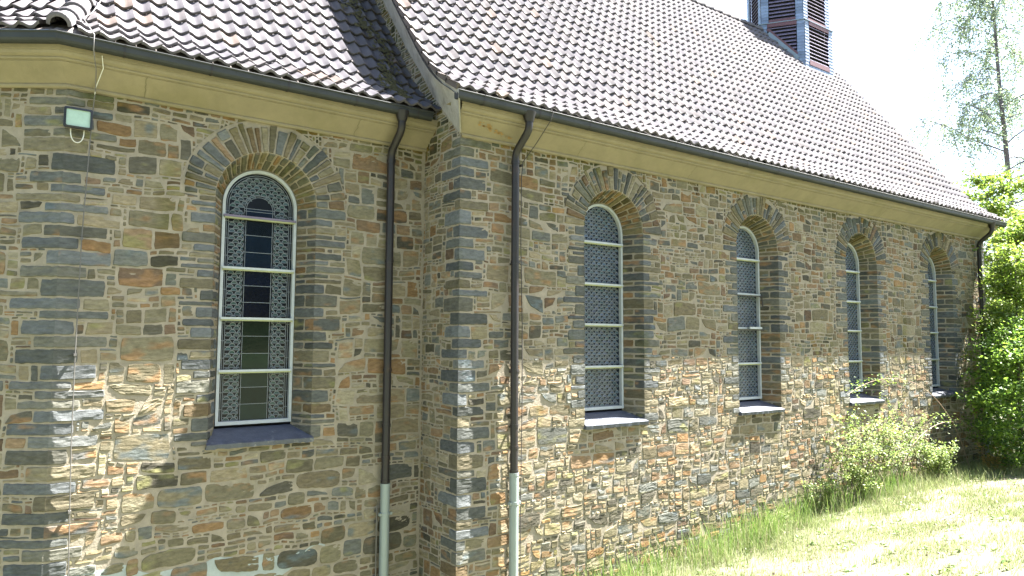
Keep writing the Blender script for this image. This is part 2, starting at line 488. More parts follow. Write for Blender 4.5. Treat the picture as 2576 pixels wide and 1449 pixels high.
def jamb_list():
    out = []; v = ZSILL; k = random.randint(0, 1)
    while v < ZARCH - 1e-6:
        h = min(random.choice((3, 3, 4, 4, 5, 2)) * DV, ZARCH - v)
        if ZARCH - v - h < 2 * DV: h = ZARCH - v
        la = (.32 if k % 2 else .17) * random.uniform(.75, 1.15)
        out.append((v, v + h, round(la / DU) * DU, .42 if k % 2 else .95, pick(QPAL), random.uniform(.006, .012)))
        v += h; k += 1
    return out

def reveal(acc, macc, xc, yw, jl, jr):
    """splayed reveal and arch soffit, stones plus mortar bed"""
    LJ = ZARCH - ZSILL
    beta = math.atan2(RO - RI, RD)
    def prof(Sx, T, H):
        rr = RO + (RI - RO) * T
        arc = np.clip((Sx - LJ) / RO, 0, math.pi)
        x = np.where(Sx < LJ, -rr, np.where(Sx > LJ + math.pi * RO, rr, -rr * np.cos(arc)))
        z = np.where(Sx < LJ, ZSILL + Sx, np.where(Sx > LJ + math.pi * RO, ZARCH - (Sx - LJ - math.pi * RO), ZARCH + rr * np.sin(arc)))
        nx = np.cos(arc); nz = -np.sin(arc)
        return np.stack([xc + x + H * nx * math.cos(beta), yw + RD * T - H * math.sin(beta), z + H * nz * math.cos(beta)], -1)
    TOT = 2 * LJ + math.pi * RO
    s = np.concatenate([np.linspace(0, LJ, 4), LJ + np.linspace(0, math.pi * RO, 25)[1:], np.linspace(LJ + math.pi * RO, TOT, 4)[1:]])
    SS, TT = np.meshgrid(s, np.array([0, .5, 1.0]), indexing='ij')
    macc.grid(prof(SS, TT, np.zeros_like(SS)))
    DL = RD / math.cos(beta)
    def surf(U, V, H): return prof(V, U / DL, H)     # U = depth, V = along the profile
    G = .007
    for side_, js in ((0, jl), (1, jr)):
        for (a, b, la, fr, col, p) in js:
            s0, s1 = (a - ZSILL, b - ZSILL) if side_ == 0 else (TOT - (b - ZSILL), TOT - (a - ZSILL))
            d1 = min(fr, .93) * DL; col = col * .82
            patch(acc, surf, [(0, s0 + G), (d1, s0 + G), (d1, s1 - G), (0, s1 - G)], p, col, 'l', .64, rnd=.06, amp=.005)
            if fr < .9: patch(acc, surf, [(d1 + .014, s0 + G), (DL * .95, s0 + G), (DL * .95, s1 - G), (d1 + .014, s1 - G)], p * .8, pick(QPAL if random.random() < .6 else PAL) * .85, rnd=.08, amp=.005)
    v = LJ
    while v < LJ + math.pi * RO - .03:
        w = random.uniform(.055, .10)
        if LJ + math.pi * RO - v - w < .05: w = LJ + math.pi * RO - v
        d = random.choice((.93, .93, .55, .4)) * DL
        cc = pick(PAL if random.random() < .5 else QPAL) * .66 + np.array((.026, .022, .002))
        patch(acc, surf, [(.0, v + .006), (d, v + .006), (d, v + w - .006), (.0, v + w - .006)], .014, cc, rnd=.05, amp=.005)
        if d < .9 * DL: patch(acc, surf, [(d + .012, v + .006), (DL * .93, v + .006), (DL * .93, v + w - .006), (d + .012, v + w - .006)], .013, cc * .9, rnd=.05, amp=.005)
        v += w

def wall_sheet(macc, y, x0, x1, z0, z1, xcs):
    """mortar bed at plane y with arched openings"""
    def quad(a, b, c, d): macc.add([(a, y, c), (b, y, c), (b, y, d), (a, y, d)], [(0, 1, 2, 3)])
    prev = x0
    for xc in xcs:
        quad(prev, xc - RO, z0, z1)
        quad(xc - RO, xc + RO, z0, ZSILL)
        th = np.linspace(0, math.pi, 25)
        px = xc - RO * np.cos(th); pz = ZARCH + RO * np.sin(th)
        P = np.stack([np.stack([px, np.full(25, y), pz], -1), np.stack([px, np.full(25, y), np.full(25, z1)], -1)], 1)
        macc.grid(P)
        prev = xc + RO
    quad(prev, x1, z0, z1)

QN = corner_courses(ZB, ZC)              # nave outer corner
QA = corner_courses(ZB, ZC)              # apse corner
QE = corner_courses(ZB, ZC)
# --- nave wall
st = Acc(); mo = Acc()
NJ = [(jamb_list(), jamb_list()) for _ in NXC]
build_wall(st, (0, 0, 0), (1, 0, 0), (0, -1, 0), 0, XEND, -3.42, 2.4, cl=[q for q in QN if q[1] > -3.42], cr=[q for q in QE if q[1] > -3.42],
           openings=NXC, jambs=NJ, spf=lambda u: .02 if u < 5 else .026 if u < 9 else .034)
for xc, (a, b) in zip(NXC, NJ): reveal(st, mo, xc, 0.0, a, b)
wall_sheet(mo, 0.0, 0, XEND, ZB, ZC + .06, NXC)
nave_wall = st.build("nave_wall", M_stone, CP)
tag(nave_wall, "long rubble nave wall of grey, tan and rust coloured stones")
mo.build("mortar_bed", M_mortar, nave_wall)
# --- chancel wall
st = Acc(); mo = Acc()
CJ = (jamb_list(), jamb_list())
build_wall(st, (0, S, 0), (1, 0, 0), (0, -1, 0), XA, XA + 96 * DU + .02, -3.42, 2.4, cl=[q for q in QA if q[1] > -3.42], clext=math.tan(ANG / 2), openings=[CXC], jambs=[CJ], spf=lambda u: .019, big=lambda j: j < 62 or random.random() < .35)
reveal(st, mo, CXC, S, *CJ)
wall_sheet(mo, S, XA, 0, ZB, ZC + .06, [CXC])
chw = st.build("chancel_wall", M_stone, CP)
mo.build("mortar_bed", M_mortar, chw)
rp = Acc(); xs = np.linspace(XA + .02, -1.2, 60)
top_ = -2.16 - .07 * (xs - XA) + .07 * fbm(xs * 3.1, 2.0, 0, 3)
bot_ = np.minimum(top_ - .02, -2.62 + .16 * fbm(xs * 2.3, 7.0, 0, 3) + .35 * np.clip((xs + 2.2), 0, 1))
rp.grid(np.stack([np.stack([xs, np.full(60, S - .002), bot_], -1), np.stack([xs, np.full(60, S - .002), top_], -1)], 0), flip=True)
rp.build("repointed_mortar", mat("repair_mortar", (.30, .34, .335), rough=.9, var=.2, scale=6, bump=.6, bscale=40), chw)
# --- apse wall (continues beyond the picture)
st = Acc(); mo = Acc()
AN = np.array([-math.sin(ANG), -math.cos(ANG), 0])
LA = 2.6
p0 = np.array([XA, S, 0]); p1 = p0 + AD * LA
build_wall(st, p1, -AD, AN, 0, LA, -3.42, 2.4, cr=[(a, b, lb, la, c, p) for (a, b, la, lb, c, p) in QA if b > -3.42], clext=math.tan(ANG / 2))
mo.add([p1 + [0, 0, ZB], p0 + [0, 0, ZB], p0 + [0, 0, ZC + .06], p1 + [0, 0, ZC + .06]], [(0, 1, 2, 3)])
apw = st.build("apse_wall", M_stone, CP)
mo.build("mortar_bed", M_mortar, apw)
# --- return wall and gable strip above the chancel roof (plane x = 0, facing -x)
st = Acc(); mo = Acc()
def nz(y): return np.interp(y, PY, PZ)
BY = [-.02, .48, .87, 1.42, 1.8, 2.18, 4.25]; BZ = [2.40, 2.88, 3.32, 3.94, 4.41, 4.91, 7.55]
def verge_low(y): return np.interp(y, BY, BZ)
def ins(u, v):
    return (v < verge_low(u) - .02) & ((u < S) | (v > nz(u - S) - .05))
UMAX = 4.24
def rsurf_u(u0, u1, v0, v1, **k):
    build_wall(st, (0, 0, 0), (0, 1, 0), (-1, 0, 0), u0, u1, v0, v1, **k)
rsurf_u(0, UMAX, -3.42, 7.5, cl=[q for q in QN if q[1] > -3.42], inside=ins, side='B')
yy = np.linspace(0, 4.25, 18)
mo.add([(0, 0, ZB), (0, S, ZB), (0, S, ZC), (0, 0, ZC)], [(0, 1, 2, 3)])
P = np.stack([np.stack([np.zeros(18), yy, np.where(yy < S + .05, ZC, nz(yy - S) - .12)], -1), np.stack([np.zeros(18), yy, verge_low(yy)], -1)], 1)
mo.grid(P)
rw = st.build("return_wall", M_stone, CP)
mo.build("mortar_bed", M_mortar, rw)
# --- unseen rear walls so the building is closed
rear = Acc()
rear.add([(XEND, 0, ZB), (XEND, 8.5, ZB), (XEND, 8.5, 2.6), (XEND, 4.25, 8.1), (XEND, 0, 2.6)], tris=[(0, 1, 2), (0, 2, 4), (4, 2, 3)])
rear.box((0.02, 8.48, ZB), (XEND, 8.55, 2.7))
rear.add([(0.02, S, 2.3), (0.02, 8.5, 2.3), (0.02, 8.5, 2.9), (0.02, 4.25, 8.1), (.02, S, 3.5)], tris=[(0, 1, 2), (0, 2, 4), (4, 2, 3)])
q = p1
rear.add([q + [0, 0, ZB], (q[0], 7.6, ZB), (q[0], 7.6, 2.7), q + [0, 0, 2.7]], [(0, 1, 2, 3)])
rear.add([(q[0], 7.6, ZB), (0, 7.6, ZB), (0, 7.6, 2.7), (q[0], 7.6, 2.7)], [(0, 1, 2, 3)])
rear.build("rear_wall", M_plainwall, CP)

# ---------------------------------------------------------------- windows
def arch_pts(r, zbot, n=28, za=ZARCH - .01):
    th = np.linspace(0, math.pi, n)
    x = np.concatenate([[-r], -r * np.cos(th), [r]]); z = np.concatenate([[zbot], za + r * np.sin(th), [zbot]])
    return x, z
BARS = [1.365, .788, .231, -.345]
ZFB, ZAI = -.925, 1.505
def window(xc, yw, style, extra=None):
    yf = yw + RD
    fr = Acc()
    rO, rI = .412, .380
    xo, zo = arch_pts(rO, ZFB, za=ZAI); xi, zi = arch_pts(rI, ZFB + .035, za=ZAI)
    yF, yB = yf - .035, yf + .03
    loops = [(xo, zo, yB), (xo, zo, yF), (xi, zi, yF), (xi, zi, yB)]
    P = np.stack([np.stack([xc + a, np.full(len(a), y), z], -1) for a, z, y in loops], 1)
    fr.grid(P, flip=True)
    fr.box((xc - rO, yF - .004, ZFB - .004), (xc + rO, yB, ZFB + .034))
    # plaster fillet between frame and stone
    w_ = fr.build("window", M_frame, CP)
    fl = Acc()
    xp, zp = arch_pts(RI + .035, ZFB - .03, za=ZAI)
    P = np.stack([np.stack([xc + xp, np.full(len(xp), yf - .03), zp], -1), np.stack([xc + xo, np.full(len(xo), yf - .003), zo], -1)], 1)
    fl.grid(P); fl.build("plaster_fillet", M_mortar, w_)
    for bi, zb in enumerate(BARS):
        b = Acc(); b.box((xc - rI - .02, yF - .022, zb - .009), (xc + rI + .02, yf, zb + .015))
        if style == 'chancel' and bi == 0: bm_ = M_louvre
        else: bm_ = M_frame
        o = b.build("glazing_bar", bm_, w_)
        b = Acc(); b.box((xc - rI - .01, yF - .016, zb - .024), (xc + rI + .01, yf, zb - .0095)); b.build("bar_underside", M_bar_under, o)
    yg = yf + .012
    gl = Acc(); ld = Acc()
    def ins_(x, z, r=rI - .004):
        return (abs(x) < r and z < ZAI) or math.hypot(x, z - ZAI) < r
    # backing pane
    xb, zb_ = arch_pts(rI + .01, ZFB + .02, za=ZAI)
    n = len(xb)
    dark = (.010, .014, .026) if style != 'chancel' else (.005, .006, .010)
    gl.add(np.concatenate([np.stack([xc + xb, np.full(n, yg + .006), zb_], -1), [[xc, yg + .006, .3]]]), tris=[(i, i + 1, n) for i in range(n - 1)] + [(n - 1, 0, n)], col=dark)
    LW = .0052
    def strip(pts, w=LW, yo=-.004):
        pts = np.array(pts, float)
        for a, b in zip(pts[:-1], pts[1:]):
            d = b - a; L = np.hypot(*d)
            if L < 1e-5: continue
            nrm = np.array([-d[1], d[0]]) / L * w / 2
            q = [a - nrm, b - nrm, b + nrm, a + nrm]
            ld.add([(xc + p[0], yg + yo, p[1]) for p in q], [(0, 1, 2, 3)])
            ld.add([(xc + p[0], yg + yo + .004, p[1]) for p in (q[0], q[1])] + [(xc + p[0], yg + yo, p[1]) for p in (q[1], q[0])], [(0, 1, 2, 3)])
    def scale_pattern(x0, x1, z0, z1, pw, ph, test):
        j = 0; z = z0
        nx = max(1, round((x1 - x0) / pw)); pw = (x1 - x0) / nx
        while z < z1:
            off = (j % 2) * pw / 2
            segs = []
            for k in range(-1, nx + 1):
                cx = x0 + off + (k + .5) * pw
                r = pw * .40
                th = np.linspace(0, math.pi, 8)
                ax = cx - r * np.cos(th); az = z + ph * .86 * np.sin(th)
                okc = test(cx, z + ph * .5) and x0 - r * .3 < cx < x1 + r * .3
                if not okc: continue
                ax = np.clip(ax, x0, x1)
                strip(np.stack([ax, az], -1), LW)
                br = rng.uniform(.7, 1.25)
                tint = (.082, .11, .15) if style != 'chancel' else (.05, .08, .085)
                col = np.array(tint) * br * np.array((rng.uniform(.8, 1.15), 1, rng.uniform(.85, 1.2)))
                gl.add(np.concatenate([np.stack([xc + ax, np.full(8, yg + .003), az], -1), [[xc + np.clip(cx, x0, x1), yg + .003, z]]]), tris=[(i, i + 1, 8) for i in range(7)], col=col)
            # horizontal lead, clipped
            xs = np.linspace(x0, x1, 25); run = []
            for x in xs:
                if test(x, z): run.append((x, z))
                else:
                    if len(run) > 1: strip([run[0], run[-1]], LW * .9)
                    run = []
            if len(run) > 1: strip([run[0], run[-1]], LW * .9)
            z += ph; j += 1
    if style != 'chancel':
        scale_pattern(-rI, rI, ZFB + .04, ZAI + rI, .093, .0415, lambda x, z: ins_(x, z))
    else:
        ci = .148      # centre light half width
        ro_ = rI - .045
        def tb(x, z): # outer band test
            inn = (abs(x) < ro_ and z < ZAI) or (z >= ZAI and math.hypot(x, z - ZAI) < ro_)
            cen = (abs(x) < ci + .02 and z < ZAI - .04) or (z >= ZAI - .04 and math.hypot(x, z - ZAI + .04) < ci + .02)
            return inn and not cen
        scale_pattern(-ro_, -ci - .02, ZFB + .04, ZAI - .1, .084, .0385, lambda x, z: tb(x, z))
        scale_pattern(ci + .02, ro_, ZFB + .04, ZAI - .1, .084, .0385, lambda x, z: tb(x, z))
        scale_pattern(-ro_, ro_, ZAI - .1, ZAI + ro_, .084, .0385, lambda x, z: tb(x, z))
        for r in (ro_, ro_ + .022):
            xs, zs_ = arch_pts(r, ZFB + .035, za=ZAI); strip(np.stack([xs, zs_], -1))
        for r in (ci, ci + .02):
            xs, zs_ = arch_pts(r, ZFB + .035, za=ZAI - .04); strip(np.stack([xs, zs_], -1))
        allz = [ZFB + .03] + BARS[::-1] + [ZAI + .1]
        cols = [(.010, .021, .018), (.006, .017, .010), (.001, .003, .012), (.002, .006, .014), (.002, .008, .022)]  # green below, navy above: reflections in the glass put into the pane colours
        for s0, s1, cc in zip(allz[:-1], allz[1:], cols):
            nrow = 3
            for k in range(nrow):
                za, zb2 = s0 + (s1 - s0) * k / nrow, s0 + (s1 - s0) * (k + 1) / nrow
                if zb2 > ZAI - .03: zb2 = ZAI - .03
                if za >= zb2: continue
                c = np.array(cc) * rng.uniform(.6, 1.5)
                gl.add([(xc - ci, yg + .002, za), (xc + ci, yg + .002, za), (xc + ci, yg + .002, zb2), (xc - ci, yg + .002, zb2)], [(0, 1, 2, 3)], col=c)
                strip([(-ci - .02, zb2), (ci + .02, zb2)])
                for sx in (-1, 1): strip([(sx * ro_, zb2 - .05), (sx * rI, zb2 - .05)])
    pane = gl.build("glass_pane", M_glass, w_)
    ld.build("lead_came", M_lead, w_)
    # slate sill
    sl = Acc()
    nx = 30; xs = np.linspace(-RO - .01, RO + .01, nx)
    yb, zb3, yfr, zfr = yf - .01, ZFB - .035, yw - .065, -1.085
    rows = []
    for t in (0, .33, .66, 1.0):
        k = (RI + .03) + (RO + .01 - RI - .03) * min(1, t * 1.25)
        x = xs / (RO + .01) * k
        jagv = .010 * vn(xs * 14, xc * 3, 0) + .006 * vn(xs * 40, xc * 3, 5) if t == 1.0 else 0 * xs
        rows.append(np.stack([xc + x, yb + (yfr - yb) * t + jagv, np.full(nx, zb3 + (zfr - zb3) * t) + .002 * vn(xs * 9, t * 3, 2)], -1))
    lo = rows[-1].copy(); lo[:, 2] -= .046 + .006 * vn(xs * 25, 1, xc); lo[:, 1] += .008
    back = lo.copy(); back[:, 1] = yw + .02
    rows += [lo, back]
    sl.grid(np.array(rows), flip=True)
    for e in (0, -1):
        sl.add([rows[3][e], rows[4][e], rows[5][e], rows[0][e]], [(0, 1, 2, 3)])
    sl.build("sill", M_slate, w_)
    return w_
wo = window(CXC, S, 'chancel'); tag(wo, "wide chancel window with a plain dark centre light and scale-pattern borders")
for i, xc in enumerate(NXC):
    w_ = window(xc, 0.0, 'nave')
    if i == 1:
        a = Acc(); yF = RD - .07
        a.box((xc - .40, yF - .03, BARS[2] - .035), (xc + .42, yF, BARS[2] - .02))
        a.box((xc - .40, yF - .02, BARS[1] - .035), (xc + .42, yF, BARS[1] - .02))
        a.tube([(xc + .40, yF - .01, BARS[1] - .03), (xc + .41, yF - .02, BARS[1] - .2)], .01)
        a.build("vent_rod", M_wired, w_)
        a = Acc(); a.box((xc + .02, yF - .05, BARS[2] - .012), (xc + .34, yF, BARS[2] + .022)); a.build("vent_opener", M_frame, w_)
# closed dark backing inside the openings
for xc, yw in [(CXC, S)] + [(x, 0.0) for x in NXC]:
    bk = Acc(); bk.box((xc - .6, yw + RD + .06, ZFB - .2), (xc + .6, yw + RD + .1, 2.2)); bk.build("inner_lining", M_dark, CP)

# ---------------------------------------------------------------- cornice, gutter
def sweep(acc, prof, path, flip=False, n_jit=None):
    """prof: (offset, z) list; path: list of functions offset -> (x, y)"""
    P = np.array([[(*f(o), z) for (o, z) in prof] for f in path])
    acc.grid(P, flip=flip)
def path_chancel(xr=0.0, ext=0.0):
    fs = [lambda o: tuple((p1 + AN * o)[:2]), lambda o: (XA - o * math.tan(ANG / 2), S - o)]
    for x in np.linspace(XA + .5, xr, 8): fs.append(lambda o, x=x: (x, S - o))
    return fs
CPROF = [(-.02, 2.385), (.030, 2.385), (.042, 2.395), (.044, 2.412), (.036, 2.424), (.045, 2.43), (.225, 2.566), (.225, 2.578), (.25, 2.580), (.258, 2.592), (.255, 2.603), (.268, 2.606), (.292, 2.618), (.304, 2.64), (.304, 2.652), (.318, 2.654), (.318, 2.72), (-.02, 2.74)]
co = Acc(); sweep(co, CPROF, path_chancel(0.0)); o = co.build("cornice", M_cornice, CP); tag(o, "olive painted cornice over the chancel and apse walls")
co = Acc()
def kx(z): return float(np.interp(z, [2.385, 2.6, 2.75], [.0, -.165, -.20]))
xs = np.linspace(.3, XEND + .02, 20)
P = []
P.append([(kx(z), -o_, z) for (o_, z) in CPROF])
for x in xs: P.append([(x, -o_, z) for (o_, z) in CPROF])
P.append([(XEND + .06, .2, z) for (o_, z) in CPROF])
co.grid(np.array(P))
o = co.build("cornice", M_cornice, CP); tag(o, "olive painted nave cornice with flaked paint at its end")
# flaked paint patches and hairline cracks on the nave cornice
fk = Acc()
def on_flat(x, t, w=0.0): # point on sloping flat face of the cornice, t 0 bottom .. 1 top
    return (x, -(w + .045 + .19 * t) - .002, 2.42 + .152 * t - .0015)
for k in range(26):
    x = .12 + .55 * (k / 26) + random.uniform(-.04, .04); t = .72 - .55 * (k / 26) + random.uniform(-.12, .12)
    n = 7; r = random.uniform(.006, .02)
    pts = [on_flat(x + r * 1.6 * math.cos(a) * random.uniform(.5, 1.2), min(.98, max(.02, t + r * 4 * math.sin(a) * random.uniform(.5, 1.2)))) for a in np.arange(n) / n * 2 * math.pi]
    fk.add(pts + [on_flat(x, t)], tris=[(i, (i + 1) % n, n) for i in range(n)])
fk.build("flaked_patch", mat("bare_plaster", (.26, .17, .07), var=.3), o)
crm = mat("crack_shadow", (.10, .10, .045), var=.1)
def crack(x, t0, t1, yo, yoff=0.0):
    pts = []; ck = Acc()
    for t in np.linspace(t0, t1, 9): pts.append(np.array(on_flat(x + random.uniform(-.012, .012), t)) + [0, yoff, 0])
    for a, b in zip(pts[:-1], pts[1:]):
        w = .0022
        ck.add([a - [w, 0, 0], a + [w, 0, 0], b + [w, 0, 0], b - [w, 0, 0]], [(0, 1, 2, 3)])
    ck.build("hairline_crack", crm, o)
for x in (1.75, 3.9, 6.5, 9.4, 12.0): crack(x, 0, 1, 0)
for x in (-3.22, -.98): crack(x, 0, 1, 0, S)

GPROF = [(.318, 2.762), (.320, 2.70), (.332, 2.684), (.352, 2.677), (.385, 2.678), (.405, 2.69), (.415, 2.71), (.418, 2.758), (.426, 2.764), (.428, 2.774), (.420, 2.780), (.412, 2.776), (.410, 2.72), (.395, 2.692), (.34, 2.69), (.325, 2.71), (.324, 2.762)]
def gutter(name, path, lab, joints):
    g = Acc(); sweep(g, GPROF, path)
    for f in (path[0], path[-1]):
        c = np.array([(*f(o_), z) for (o_, z) in GPROF[:11]] + [(*f(.37), 2.74)])
        g.add(c, tris=[(i, i + 1, 11) for i in range(10)])
    o = g.build(name, M_gutter, CP); tag(o, lab)
    for fa, fb in joints:
        c = Acc()
        pr = [(o_ + (.004 if o_ > .37 else -.004), z - (.004 if z < 2.70 else 0)) for (o_, z) in GPROF[:10]]
        P = np.array([[(*f(o_), z) for (o_, z) in pr] for f in (fa, fb)])
        c.grid(P)
        c.build("gutter_joint", M_pipe, o)
    return o
gp = path_chancel(-.12)
jn = []
for x in np.arange(-3.45, -.2, .78): jn.append((lambda o, x=x: (x, S - o), lambda o, x=x: (x + .016, S - o)))
jn.append((lambda o: tuple((p0 + AD * .62 + AN * o)[:2]), lambda o: tuple((p0 + AD * .64 + AN * o)[:2])))
gutter("gutter", gp, "dark zinc gutter along the chancel and apse eaves", jn)
gp = [lambda o, x=x: (x, -o) for x in np.linspace(-.285, XEND + .25, 20)]
jn = [(lambda o, x=x: (x, -o), lambda o, x=x: (x + .018, -o)) for x in np.arange(.05, 14.3, .80)]
gutter("gutter", gp, "dark zinc gutter along the nave eaves", jn)

# ---------------------------------------------------------------- roofs
def prof_at(a):
    """arc length -> (y, z, slope angle) on the eave profile"""
    y = np.array(PY); z = np.array(PZ)
    L = np.concatenate([[0], np.cumsum(np.hypot(np.diff(y), np.diff(z)))])
    yy_ = np.interp(a, L, y); zz_ = np.interp(a, L, z)
    e = .12
    ang = np.arctan2(np.interp(a + e, L, z) - np.interp(a - e, L, z), np.interp(a + e, L, y) - np.interp(a - e, L, y) + 1e-9)
    return yy_, zz_, ang
ATOT = float(np.hypot(np.diff(PY), np.diff(PZ)).sum())
TW, TL = .175, .268
TCOL = [(.106, .099, .107), (.098, .093, .102), (.114, .105, .108), (.096, .091, .101), (.108, .102, .107)]
def tiles(acc, to3, x_range, ncourse, seedv, retone=None, fromleft=True):
    xs = np.linspace(0, 1, 10)
    hw = .020 * np.cos(2 * math.pi * (xs - .04)) + .012 * (xs) - .003
    hw[-1] += .003
    for k in range(ncourse):
        a0 = k * TL; a1 = min(a0 + TL + .03, ATOT)
        x0, x1 = x_range(a0 + TL * .5)
        n0, n1 = (0, int((x1 - x0) / TW + .3)) if fromleft else (-int((x1 - x0) / TW + .3), 0)
        if not fromleft: x0 = x1
        for n in range(n0, n1):
            jx, jh, jr = random.uniform(-.002, .002), random.uniform(-.003, .004), random.uniform(-.006, .006)
            ja = random.uniform(-.006, .006)
            X = x0 + n * TW + xs * (TW + .006) + jx
            c = np.array(random.choice(TCOL)) * random.uniform(.9, 1.1)
            if random.random() < .025: c = np.array((.125, .10, .09)) * random.uniform(.9, 1.2)
            if retone is not None: c = retone(x0 + n * TW, k, c)
            rows = []
            base = .042
            for (aa, hh) in ((a0 + ja + .006, base - .031), (a0 + ja, base - .002), (a0 + ja + .006, base), ((a0 + a1) / 2, base * .55), (a1, .004)):
                y, z, an = prof_at(aa)
                H = hh + hw + jh + jr * (xs - .5)
                rows.append(to3(X, y - H * math.sin(an), z + H * math.cos(an)))
            acc.grid(np.array(rows), col=c, flip=True)
NCO = int(ATOT / TL)
rf = Acc()
tiles(rf, lambda X, y, z: np.stack([X, y, z], -1), lambda a: (-.315, 14.55), NCO, 1)
# sarking under the tiles, ridge, verge undercloak
nave_roof = rf.build("roof", M_tile, CP, smooth=True)
tag(nave_roof, "long pantile nave roof, sunlit pinkish grey")
und = Acc()
pa = np.array([prof_at(a)[:2] for a in np.linspace(0.02, ATOT, 40)])
for xl, xr, off, dz in ((-.29, 14.52, 0, -.012),):
    P = np.stack([np.stack([np.full(40, x), pa[:, 0] + off, pa[:, 1] + dz], -1) for x in (xl, xr)], 0); und.grid(P)
    P = np.stack([np.stack([np.full(40, x), pa[:, 0] + off + .03, pa[:, 1] + dz - .05], -1) for x in (xl, xr)], 0); und.grid(P)
# back slope of the nave
und.add([(-.3, 4.25, 8.38), (14.52, 4.25, 8.38), (14.52, 9.0, 2.7), (-.3, 9.0, 2.7)], [(0, 1, 2, 3)])
und.build("roof_underlay", mat("roof_back", (.13, .115, .11), var=.2), nave_roof)
cap = Acc()
def cap_run(acc, A_, B_, r=.085, L=.33, tilt=.012):
    A_, B_ = np.array(A_, float), np.array(B_, float)
    D_ = B_ - A_; n = max(1, int(np.linalg.norm(D_) / L)); D_ = D_ / n
    dn = D_ / np.linalg.norm(D_); sd = np.cross(dn, [0, 0, 1.0]); sd /= np.linalg.norm(sd); u_ = np.cross(sd, dn)
    th = np.linspace(-.15, math.pi + .15, 11)
    for k in range(n):
        c = np.array(random.choice(TCOL)) * random.uniform(.9, 1.25); rows = []
        for t, rr, lift in ((0, r * .75, 0), (0, r * 1.08, .01), (.12, r * 1.1, .012), (.16, r * 1.0, .008), (1.08, r * .9, 0)):
            ctr = A_ + D_ * (k + t) + u_ * (lift + random.uniform(-.002, .002))
            rows.append(ctr + rr * (np.cos(th)[:, None] * sd + np.sin(th)[:, None] * u_))
        acc.grid(np.array(rows), col=c)
cap_run(cap, (14.55, RIDGE[0], RIDGE[1] - .02), (-.3, RIDGE[0], RIDGE[1] - .02), r=.10)
cap.build("ridge_tile", M_tile, nave_roof, smooth=True)
# chancel roof: hip line over the apse corner
TH = math.tan(ANG / 2)
rf = Acc()
def xhip(a):
    y = prof_at(a)[0]; return XA + (y) * TH      # y measured from wall plane: positive inward
def gable_tone(x, k, c):
    if x > -1.0: c = c * .8  # tiles nearest the nave gable get a darker tone
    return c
tiles(rf, lambda X, y, z: np.stack([X, y + S, z], -1), lambda a: (xhip(a) + .02, -.0 + .02), int(ATOT / TL) - 5, 2, retone=gable_tone, fromleft=False)
chr_ = rf.build("roof", M_tile, CP, smooth=True); tag(chr_, "pantile chancel roof lying in part in blue shadow")
und = Acc()
ka = np.linspace(0.02, ATOT - 1.2, 30); pa = np.array([prof_at(a)[:2] for a in ka])
P = np.stack([np.stack([XA + pa[:, 0] * TH - .03, pa[:, 0] + S, pa[:, 1] - .012], -1), np.stack([np.full(30, 0.0), pa[:, 0] + S, pa[:, 1] - .012], -1)], 0); und.grid(P)
# apse facet
inw = -AN
def apse3(X, y, z):  # X along the apse wall away from the corner (negative = away), y inward
    X, y, z = np.broadcast_arrays(X, y, z)
    return np.stack([XA - AD[0] * X + inw[0] * y, S - AD[1] * X + inw[1] * y, z], -1)
P = np.stack([apse3(-pa[:, 0] * TH + .03, pa[:, 0], pa[:, 1] - .012), apse3(np.full(30, -2.7), pa[:, 0], pa[:, 1] - .012)], 0); und.grid(P)
und.add([(XA + 2.0, 4.2, 7.0), (0, 4.2, 7.0), (0, 8.1, 2.7), (p1[0], 8.1, 2.7)], [(0, 1, 2, 3)])
und.build("roof_underlay", bpy.data.materials["roof_back"], chr_)
ra = Acc()
tiles(ra, lambda X, y, z: apse3(X, y, z), lambda a: (-2.6 - TW * .3, -prof_at(a)[0] * TH - .03), int(ATOT / TL) - 5, 3)
ra.build("apse_roof_facet", M_tile, chr_, smooth=True)
cp = Acc()
def hip(a):
    y, z, _ = prof_at(a); return np.array([XA + y * TH, S + y, z])
hp = [hip(a) for a in np.linspace(.05, ATOT - 1.4, 9)]
ends = np.linspace(.05, 5.2, 19)
for a, b in zip(ends[:-1], ends[1:]): cap_run(cp, hip(a) + [0, 0, .03], hip(b) + [0, 0, .03], r=.095, L=9)
cp.build("hip_tile", M_tile, chr_, smooth=True)
# moss on the shaded tiles
ms = Acc()
for k in range(420):
    a = random.uniform(.15, 3.0); x = -.36 - .10 * math.sin(a * 3) + random.gauss(0, .085)
    y, z, an = prof_at(a); r = random.uniform(.010, .034)
    c = np.array([x, y + S - .045 * math.sin(an), z + .045 * math.cos(an)])
    th = np.arange(6) / 6 * 2 * math.pi
    ring = [c + [r * math.cos(t) * random.uniform(.7, 1.3), -.014 + r * .55 * math.sin(t), r * .7 * math.sin(t)] for t in th]
    top = c + [0, -.012, .016]
    ms.add(ring + [top], tris=[(i, (i + 1) % 6, 6) for i in range(6)])
o = ms.build("moss", M_moss, chr_); o["kind"] = "stuff"

